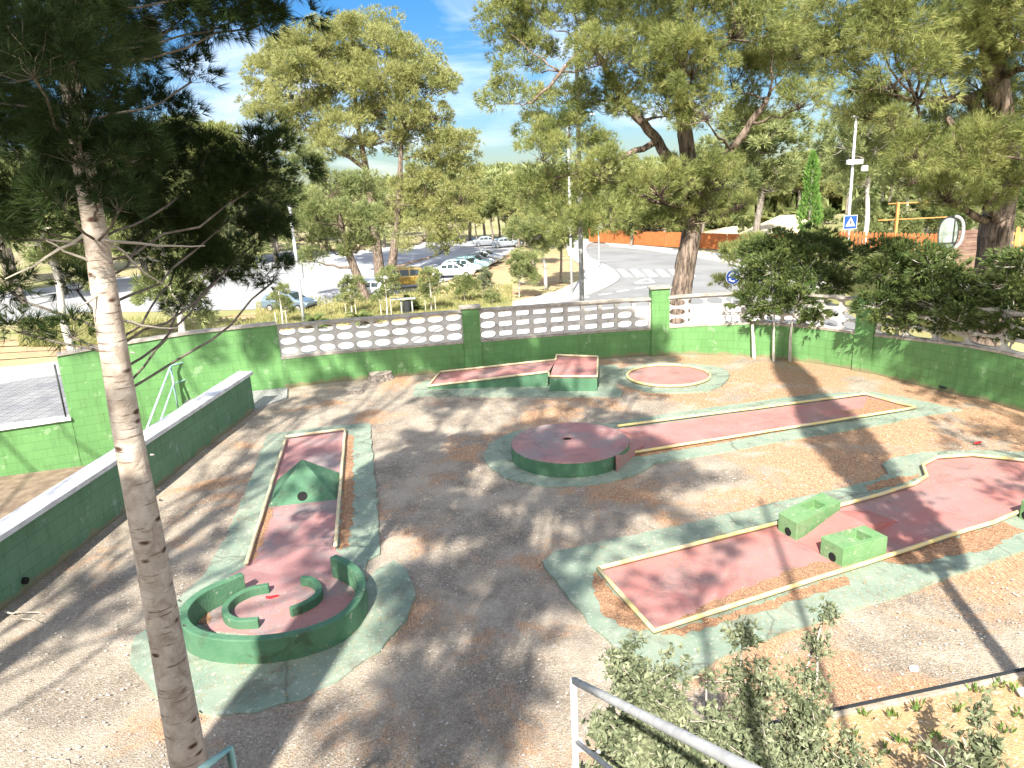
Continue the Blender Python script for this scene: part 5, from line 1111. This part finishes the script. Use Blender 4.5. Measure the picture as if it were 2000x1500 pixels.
plant(2, 1688, 455, 190, 'tall leaning dark trunked pine right of the white lamp post', Y=56, z=-2, wide=.8)

# --- bright columnar cypress
def cypress(name, lab, foot, h, r, m, Ln=.25, W=.05, cov=2.2, bare=.05, grp=None):
    f = Vector(foot); root = thing(name, lab, 'tree', f, grp); b = MB(); b.tube([f, f+Vector((0, 0, h*.9))], [r*.16, r*.04], 8); K = int(2.2*cov*2*r*h/(Ln*W*.5)/7)
    z = rng.uniform(bare, 1, K); rr = r*np.clip(np.sin(np.clip((z-bare)/(1-bare)*.97+.03, 0, 1)**.62*math.pi)**.6, .05, 1)*(.8+.2*np.sin(z*23+rng.normal(size=K)*.5)); a = rng.uniform(0, 6.283, K); q = np.sqrt(rng.uniform(.35, 1, K))
    P = np.stack([f.x+rr*q*np.cos(a), f.y+rr*q*np.sin(a), f.z+z*h], 1); D = np.stack([np.cos(a)*.5, np.sin(a)*.5, np.full(K, .9)], 1)
    kids(root, b.build('trunk', M['bark_grey']), tri_obj('crown', tufts(P, D, 7, Ln, W, .4), m)); return root
c = at(1578, 480, 48); t = at(1588, 298, 48)
cypress('cypress_tree', 'bright green columnar cypress behind the clipped trees', (c.x, 48, SZ+.5), t.z-SZ-.5, .95, M['fol_bright'], .22, .05)
for px, py, hgt in ((1448, 458, 2.2), (1462, 462, 1.5)):
    q = at(px, py, 100); cypress('cypress_tree', 'small dark cypress shrub before the pale far wall, '+('taller' if hgt > 2 else 'shorter')+' of the pair', (q.x, 100, q.z-.8), hgt+.8, .5, M['fol_cyp'], .3, .08)

# --- clipped conifers along the inner foot of the right wall
def fans(c, r, cov, Ln, W, ns=26):
    """flat cypress sprays"""
    v, sub = clumps(c, r, cov, Ln, W, 10, ns, .36, .05, .5, .4, .3); return v, sub
def conifer(lab, foot, bend, blobs, r0, stake=False, Yc=None):
    f = G(*foot, -.02); Y = f.y; tr = [f]+[at(x, y, Y+dy) for x, y, dy in bend]
    root = thing('conifer_tree', lab, 'tree', f, 'clipped conifers along the right wall'); b = MB(); T = smooth_line(tr, 5); n = len(T)
    b.tube(T, [r0*(1-.55*i/(n-1)) for i in range(n)], 10); V = []
    for (x, y, rr, dy) in blobs:
        c = at(x, y, Y+dy); r = rr/F*(Y+dy); limb(b, T[-1], c, r0*.4, .01, .02, 4, 5)
        v, sub = fans(c, (r*1.0, r*1.0, r*.85), 1.75, .13, .02); V.append(v)
        for q in sub[::2]: limb(b, c, q, .012, .004, .04, 3, 3)
    kids(root, b.build('trunk', M['bark_lime'], smooth=True, fix=False), tri_obj('crown', np.concatenate(V), M['fol_cyp'])); return root
conifer('leftmost clipped conifer of the wall row, small and yellowish', (1473, 703), [(1471, 660, 0), (1468, 610, .1)], [(1470, 590, 38, .1), (1466, 540, 28, .4), (1482, 500, 34, .8), (1464, 495, 22, 1.2), (1480, 620, 24, -.1)], .055)
conifer('second clipped conifer of the wall row from the left', (1511, 707), [(1511, 660, 0), (1512, 620, .1)], [(1515, 590, 42, .0), (1510, 530, 48, .2), (1530, 490, 44, .6), (1500, 480, 36, 1.0)], .035)
conifer('third clipped conifer of the wall row from the left', (1543, 708), [(1544, 660, 0), (1548, 620, .1)], [(1560, 590, 44, .0), (1575, 530, 50, .2), (1600, 490, 46, .8), (1620, 560, 42, .3), (1640, 510, 44, .8), (1600, 620, 34, -.1), (1640, 560, 28, .5)], .045)
conifer('thickest white trunked conifer in the middle of the wall row', (1748, 738), [(1750, 690, 0), (1752, 640, .1)], [(1745, 600, 52, 0), (1720, 540, 52, .2), (1760, 510, 50, .4), (1800, 540, 50, .2), (1800, 600, 44, -.2), (1710, 600, 34, -.1), (1730, 500, 36, .7), (1770, 640, 26, -.3), (1780, 590, 40, -.3), (1820, 560, 40, -.2)], .085)
conifer('thin trunked conifer right of the thickest one', (1832, 760), [(1838, 700, 0), (1836, 655, 0)], [(1840, 600, 48, 0), (1850, 550, 46, .2), (1880, 590, 42, 0), (1820, 520, 40, .3), (1850, 640, 28, -.2)], .045)
conifer('conifer with a pale blotched trunk, second from the right', (1888, 772), [(1896, 710, 0), (1896, 660, .0)], [(1895, 610, 40, 0), (1900, 570, 34, .3), (1910, 650, 28, 0), (1870, 630, 34, -.1), (1930, 600, 36, 0)], .05)
conifer('rightmost slanting conifer with the darkest thin trunk', (1940, 786), [(1955, 730, 0), (1976, 670, .0)], [(1980, 620, 48, 0), (1965, 560, 42, .2), (1990, 520, 46, .2), (2030, 600, 60, 0), (1960, 650, 30, 0), (2020, 530, 50, .2), (2000, 660, 30, 0)], .04)
# wide shrub behind the wall at the blue sign
shr = tree('shrub', 'light green bushy shrub behind the wall beside the round blue sign', [Vector((at(1450, 560, 38).x, 38, SZ)), at(1450, 600, 38), at(1455, 540, 38)], [.1, .08, .04],
           [(at(x, y, 38+(x % 3)), r/F*38, 1) for x, y, r in ((1440, 505, 36), (1404, 552, 18), (1480, 490, 40), (1450, 570, 34), (1500, 540, 44), (1550, 500, 40), (1620, 500, 40), (1660, 520, 30), (1600, 470, 26))], M['fol_pine'], M['bark_grey'], .24, .028, cov=1.3, n=9, nsub=18, cat='shrub')

# --- young staked trees and plants in the verge
def sapling(lab, px, py, top, w_, k=5, stakes=2, m='fol_olive'):
    f = G(px, py, SZ); t = at(px, top, f.y); h = t.z-SZ; bl = []
    rr = w_/2/F*f.y
    for i in range(k): bl.append((f+Vector((random.uniform(-.6, .6)*rr, random.uniform(-.5, .5)*rr, h*(.45+.47*i/(k-1)))), rr*random.uniform(.5, .75), 1))
    o = tree('young_tree', lab, [f, f+Vector((.05, 0, h*.5)), f+Vector((0, 0, h*.9))], [.07, .05, .02], bl, M[m], M['bark_lime'], .22, .04, cov=1.2, n=8, nsub=10)
    for i in range(stakes):
        b = MB(); x = f.x+(-.7 if i == 0 else .55)*max(.6, rr*.5); b.tube([(x, f.y-.1, SZ), (x, f.y-.1, SZ+h*.42)], .035, 6); kids(o, b.build('stake', M['render']))
    return o
sapling('leftmost young tree with bare stakes beside the white lamp post', 553, 640, 560, 46)
sapling('bluish young tree in the verge before the leaning pine', 688, 618, 545, 50)
sapling('young tree with two pale stakes left of the litter bin', 757, 622, 530, 52)
sapling('young tree with two pale stakes right of the litter bin', 843, 612, 530, 56)
sapling('young tree with bare low branches near the pavement corner', 1014, 582, 500, 66, 6, 0)
def bush(lab, px, py, w_, h_, m='fol_olive', name='shrub'):
    f = G(px, py, SZ); r = w_/2/F*f.y; h = h_/F*f.y
    return tree(name, lab, [f, f+Vector((0, 0, h*.4)), f+Vector((0, 0, h*.6))], [.05, .04, .02], [(f+Vector((random.uniform(-.55, .55)*r, random.uniform(-.3, .3)*r, h*random.uniform(.35, .75))), (r*.5, r*.5, h*.35), 1) for _ in range(5)], M[m], M['bark_grey'], .24, .04, cov=1.3, n=8, nsub=9, cat='shrub', twigs=False)
bush('bushy shrub in the verge below the white saloon', 908, 592, 60, 50); bush('upright grey green shrub left of the bare branched young tree', 945, 582, 34, 56, 'fol_shrub')
bush('low round shrub at the edge of the verge by the pavement', 962, 598, 36, 22); bush('dark shrub directly right of the litter bin', 805, 612, 28, 34, 'fol_cyp')
def cycad(lab, px, py, s):
    f = G(px, py, SZ); root = thing('small_palm', lab, 'palm', f); b = MB(); b.tube([f, f+Vector((0, 0, .3*s))], [.16*s, .12*s], 8); kids(root, b.build('trunk', M['bark_grey'])); V = []
    for k in range(22):
        a = 2*math.pi*k/22+random.uniform(-.1, .1); e = random.uniform(.35, 1.2); L_ = s*random.uniform(.8, 1.1); pts = []
        for i in range(9):
            t = i/8; pts.append(f+Vector((math.cos(a)*L_*t*math.cos(e*.6), math.sin(a)*L_*t*math.cos(e*.6), .3*s+L_*(math.sin(e)*t-.55*t*t))))
        for i in range(8):
            p, q = pts[i], pts[i+1]; d = (q-p).normalized(); sd_ = d.cross(Vector((0, 0, 1))).normalized(); wl = .24*s*math.sin(math.pi*(i+1.2)/10)
            for s_ in (-1, 1): V += [p, q, p.lerp(q, .8)+sd_*s_*wl+Vector((0, 0, -.03))]
    kids(root, tri_obj('fronds', np.array([tuple(v) for v in V]), M['fol_cyp'])); return root
cycad('small dark palm in the verge just above the left breeze blocks', 706, 634, 1.5); cycad('low palm right of the litter bin', 812, 612, 1.1); cycad('low spreading palm near the lamp post foot', 618, 640, 1.4)
# dry grass of the verge
pts = []
while len(pts) < 9000:
    px = random.uniform(40, 1000); py = random.uniform(560, 690); p = G(px, py, SZ)
    lim = 641-(px-560)*.088 if px > 500 else 676
    if lim-52 < py < lim+2 and random.random() < .25+.75*min(1, max(0, (py-(lim-45))/40)): pts.append(tuple(p))
P = np.array(pts); D = np.tile([0, 0, 1.0], (len(P), 1))
tag(tri_obj('verge_grass', tufts(P, D, 6, .38, .06, .5), M['fol_grass']), 'dry yellow grass of the verge behind the wall', 'grass', kind='stuff')

# ================================================================== FOREGROUND
def z_rail(px, py, Y): return at(px, py, Y)
hA, hB = z_rail(1122, 1330, 3.05), z_rail(1462, 1502, 1.55)
hr2 = thing('metal_handrail', 'grey galvanised handrail sloping across the bottom right shrubs', 'handrail', hA)
dirn = (hB-hA); b = MB(); b.tube([hA, hA+dirn*.33, hA+dirn*.66, hB, hA+dirn*1.5], .0185, 14); kids(hr2, b.build('top_rail', M['galv'], smooth=True))
b = MB(); b.tube([hA+Vector((-.005, 0, .01)), Vector((hA.x-.005, hA.y, .1))], .0165, 12); kids(hr2, b.build('post', M['galv'], smooth=True))
b = MB(); e_ = hA+dirn*1.5; b.tube([e_, Vector((e_.x, e_.y, 1.6))], .021, 12); kids(hr2, b.build('post', M['galv'], smooth=True))
q = z_rail(1128, 1455, 3.04); b = MB(); b.tube([q, q+Vector((.07, -.03, -.04)), q+Vector((.1, -.05, .0))], .010, 6); b.box(q, (.05, .05, .04)); kids(hr2, b.build('bracket', M['galv']))
b = MB(); b.tube([hA+Vector((0, 0, -.35)), hA+dirn*1.5+Vector((0, 0, -.35))], .012, 8); kids(hr2, b.build('lower_rail', M['galv'], smooth=True))
p1, p2, p3 = z_rail(448, 1462, 3.3), z_rail(395, 1502, 3.2), z_rail(455, 1560, 3.3)
hr3 = thing('metal_handrail', 'short end of a grey green pipe rail at the bottom left by the pale trunk', 'handrail', p3)
b = MB(); b.tube([p2+(p2-p1)*1.2, p2, p1, Vector((p1.x, p1.y, .4))], .022, 12); kids(hr3, b.build('rail', M['teal_pipe'], smooth=True))

# leafy shrubs in the planting bed
def leafy(lab, stems, m, leaf, K, base, name='shrub', rs=.12):
    """stems: list of (tip, radius of leaf cloud, share)"""
    base = Vector(base); root = thing(name, lab, 'shrub', base); b = MB(); V = []
    for tip, r, share in stems:
        tip = Vector(tip); pts = limb(b, base+Vector((random.uniform(-.15, .15), random.uniform(-.15, .15), 0)), tip, .017, .005, -.02, 8, 6, .02)
        nb = max(5, int(share*16))
        for k in range(nb):
            a = pts[random.randint(3, 8)]; e = a+Vector((random.uniform(-1, 1), random.uniform(-1, 1), random.uniform(-.3, .9)))*r
            tw = limb(b, a, e, .005, .002, .02, 4, 4, .04); n = int(K*share/nb)
            for _ in range(n):
                p = np.array(random.choice(tw)) ; V.append((p, ))
    P = np.array([v[0] for v in V])+rng.normal(size=(len(V), 3))*rs*.28; D = unit(len(P))*.9; D[:, 2] += .35
    Vv = tufts(P, D, 5, leaf, leaf*.19, .8, quad=True)
    kids(root, b.build('stems', M['twig'], smooth=True), tri_obj('leaves', Vv, m, per=4)); return root
random.seed(5)
A3 = lambda x, y, Y: at(x, y, Y)
leafy('broad grey green leafy shrub under the sloping handrail', [(A3(1210, 1290, 3.9), .22, 1.2), (A3(1170, 1400, 3.6), .2, 1), (A3(1260, 1350, 3.6), .25, 1.4), (A3(1320, 1400, 3.5), .25, 1.4), (A3(1240, 1470, 3.3), .22, 1.2), (A3(1330, 1490, 3.2), .24, 1.3), (A3(1400, 1440, 3.4), .24, 1.2), (A3(1180, 1520, 3.2), .2, 1), (A3(1300, 1560, 3.0), .3, 1.4)], M['fol_shrub'], .044, 760, (.72, 3.5, .1))
leafy('shrub with a tall dark twiggy stem right of the handrail', [(A3(1450, 1250, 3.9), .12, .7), (A3(1490, 1320, 3.8), .16, .8), (A3(1470, 1400, 3.7), .2, 1.0), (A3(1420, 1500, 3.3), .26, 1.4), (A3(1500, 1480, 3.4), .24, 1.3), (A3(1380, 1330, 3.8), .14, .5)], M['fol_shrub'], .042, 600, (1.15, 3.7, .1))
leafy('shrub whose long pale stem leans up over the lane edge', [(A3(1612, 1190, 4.1), .13, .9), (A3(1590, 1260, 4.1), .14, .8), (A3(1550, 1360, 3.9), .16, .8), (A3(1600, 1450, 3.7), .22, 1.2), (A3(1680, 1480, 3.6), .2, 1.0), (A3(1540, 1500, 3.5), .25, 1.3)], M['fol_shrub'], .042, 600, (1.55, 3.75, .1))
leafy('low bluish plant in the bed at the right edge', [(A3(1920, 1410, 4.4), .13, .7), (A3(1880, 1440, 4.3), .14, .7), (A3(1940, 1470, 4.2), .13, .6)], M['fol_shrub'], .075, 130, (3.25, 4.25, .1))
leafy('low sparse plant in the bed below the bluish one', [(A3(1840, 1480, 4.1), .15, .7), (A3(1900, 1500, 4.0), .15, .7)], M['fol_shrub'], .06, 100, (2.85, 4.05, .1))
b = MB(); b.sweep([k0+kn*.02, k1+kn*.02], .03, .05, .139); tag(b.build('gap_shade_strip', M['dark_metal']), 'thin dark strip standing for the shaded gap along the yard side of the bed kerb', 'shade strip')  # dark strip added for the shaded gap beside the kerb
# grassy sprouts
P = []; 
for px, py in [(1790, 1385), (1740, 1405), (1660, 1440), (1945, 1340), (1980, 1350), (1870, 1390), (1830, 1440), (1960, 1430), (1760, 1450), (1690, 1400), (1990, 1400), (1720, 1470), (1800, 1470), (1600, 1430), (1905, 1350)]:
    p = G(px, py, .1)
    for _ in range(7): P.append((p.x+random.uniform(-.05, .05), p.y+random.uniform(-.04, .04), .1))
P = np.array(P); D = np.tile([0, 0, 1.0], (len(P), 1)); tag(tri_obj('grass_sprouts', tufts(P, D, 2, .085, .011, .6, quad=True), M['fol_sprout'], per=4), 'green leafy sprouts in the planting bed', 'sprouts', kind='stuff')

# ================================================================== BEHIND THE VIEWER (they shade the yard)
SH = (-math.sin(SUN_AZ)/math.tan(SUN_EL), -math.cos(SUN_AZ)/math.tan(SUN_EL))
def up_sun(P, dz): return Vector((P.x+SH[0]*dz, P.y+SH[1]*dz, P.z+dz))
CEN = [(600, 790, .6), (690, 830, .5), (660, 760, .5), (850, 790, .6), (950, 770, .7), (1060, 785, .6), (1150, 800, .5), (1060, 860, .8), (1170, 870, .8), (1110, 900, .7), (1230, 830, .4), (1260, 900, .55), (1310, 930, .45), (1250, 990, .7), (1150, 950, .8), (830, 960, .7), (940, 960, .7), (1050, 1010, .7), (1170, 1020, .6), (880, 1070, .7), (980, 1120, .55), (830, 1160, .45), (930, 1190, .6), (1030, 1180, .4), (890, 1250, .5), (720, 1420, .5), (860, 1400, .5), (960, 1420, .4), (780, 860, .3), (760, 930, .35), (1190, 740, .5), (1240, 770, .45),
       (430, 960, .35), (520, 900, .35), (620, 900, .4), (600, 960, .35), (570, 1060, .3), (650, 1130, .3), (470, 830, .35), (330, 1120, .3), (200, 1220, .25), (90, 1170, .3), (580, 1120, .2), (410, 1060, .25), (680, 1010, .3)]
WAL = [(x, y, .62) for x, y in ((600, 655), (660, 665), (720, 650), (780, 660), (840, 650), (885, 670), (950, 630), (1010, 635), (1070, 620), (1130, 640), (1180, 620), (1225, 625), (1260, 660), (620, 630), (930, 660), (570, 720), (650, 690), (735, 680), (820, 690), (880, 650), (960, 640), (1040, 640), (1120, 630), (1190, 640), (1240, 610), (500, 690), (400, 700), (290, 720), (200, 760), (60, 880), (560, 650), (700, 640), (800, 640), (1000, 690), (1120, 680), (900, 700), (330, 670), (120, 830))]
allc = []
for x, y, r in CEN: allc.append((up_sun(G(x, y), 11.5+random.uniform(-1.2, 2.0)), r*1.08, 1.0))
for x, y, r in WAL: allc.append((up_sun(at(x, y, 18), 12.5+random.uniform(-1, 2)), r*1.15, .9))
lf = [q for q in allc if q[0].x < -4.2]; rt = [q for q in allc if q[0].x >= -4.2]
tree('pine_tree', 'broad pine behind the viewer on the left shading the yard', [(-8.5, -5.5, 0), (-8.3, -5.2, 5), (-7.6, -4, 10), (-7, -3, 12.5)], [.3, .25, .2, .1], lf, M['fol_dark'], M['bark_pine'], .22, .024, n=9, nsub=10, twigs=False, limb_r=.07)
tree('pine_tree', 'tall pine behind the viewer whose crown shades the middle of the yard', [(-3.4, -8.0, 0), (-3.2, -7.5, 6), (-2.8, -6, 10.5), (-2.4, -4, 12.5)], [.3, .25, .2, .1], rt, M['fol_dark'], M['bark_pine'], .22, .024, n=9, nsub=10, twigs=False, limb_r=.07)
cypress('conifer_tree', 'narrow conifer out of view on the right whose long shadow crosses the lanes', (3.95, 2.5, 0), 15.0, .62, M['fol_cyp'], .16, .04, cov=3.2, bare=.33)
tree('pine_tree', 'pine out of view to the right shading the right end of the lanes', [(8.6, 1.5, 0), (8.5, 1.6, 5), (8.3, 1.8, 11)], [.22, .18, .08],
     [(Vector((8+random.uniform(-1.9, 2.4), 2.6+random.uniform(-2.5, 2.6), random.uniform(6.5, 11))), random.uniform(.5, .9), 1) for _ in range(13)]+[(up_sun(at(x, y, Y_), 8.5+random.uniform(-1, 1.5)), .6, 1.6) for x, y, Y_ in ((1770, 670, 15.6), (1800, 720, 15.2), (1850, 690, 14.7), (1890, 730, 14.2), (1940, 720, 13.8), (1990, 740, 13.3), (1860, 650, 14.8), (1950, 670, 13.8))], M['fol_olive'], M['bark_pine'], .2, .02, cov=.35, n=9, nsub=12, twigs=False, limb_r=.1)
DAP = [(1380, 1075, .26), (1440, 1070, .2), (1250, 1140, .2), (1365, 1150, .24), (1225, 1200, .18), (1110, 1120, .32), (1130, 1170, .3), (1460, 1035, .18), (1330, 1200, .16), (1190, 1080, .3)]
dl = [(up_sun(G(x, y), 9.3+random.uniform(-.5, .7)), r*.9, .6) for x, y, r in DAP]
f0_ = up_sun(G(1366, 1170), 9.0)
tree('slender_tree', 'slender tree behind the viewer with small loose heads of foliage', [(f0_.x, f0_.y, 0), (f0_.x, f0_.y, 4.5), f0_], [.05, .04, .03], dl, M['fol_olive'], M['bark_grey'], .12, .014, n=9, nsub=8, cat='tree', twigs=False)
b = MB(); b.tube([(1.55, -.9, 0), (1.55, -.9, 9.9)], [.045, .032], 10); fp = thing('flag_pole', 'thin steel pole behind the viewer whose shadow crosses the wide lane', 'pole', (1.55, -.9, 0)); kids(fp, b.build('shaft', M['steel'], smooth=True))
b = MB(); b.tube([(1.55, -.9, 9.9), (1.55, -.9, 9.98)], [.05, .01], 10); kids(fp, b.build('finial', M['steel']))
hs_ = thing('house', 'cream rendered house and terrace behind the viewer', 'house', (0, -4, 0))
b = MB(); b.box((-.3, -2.2, 1.5), (9.5, 5.6, 3.0)); kids(hs_, b.build('terrace', M['render']))
b = MB(); b.box((-3.72, -.9, 5.4), (.72, .5, 5.0)); kids(hs_, b.build('pier', M['render']))
b = MB(); b.box((-2.25, -2.6, 4.6), (1.3, 1.2, 3.6)); kids(hs_, b.build('shade_block', M['render']))  # unseen block added so its shadow falls on the near gravel
for o in list(bpy.data.objects):             # crossing pieces of each lane keep their own level
    pass
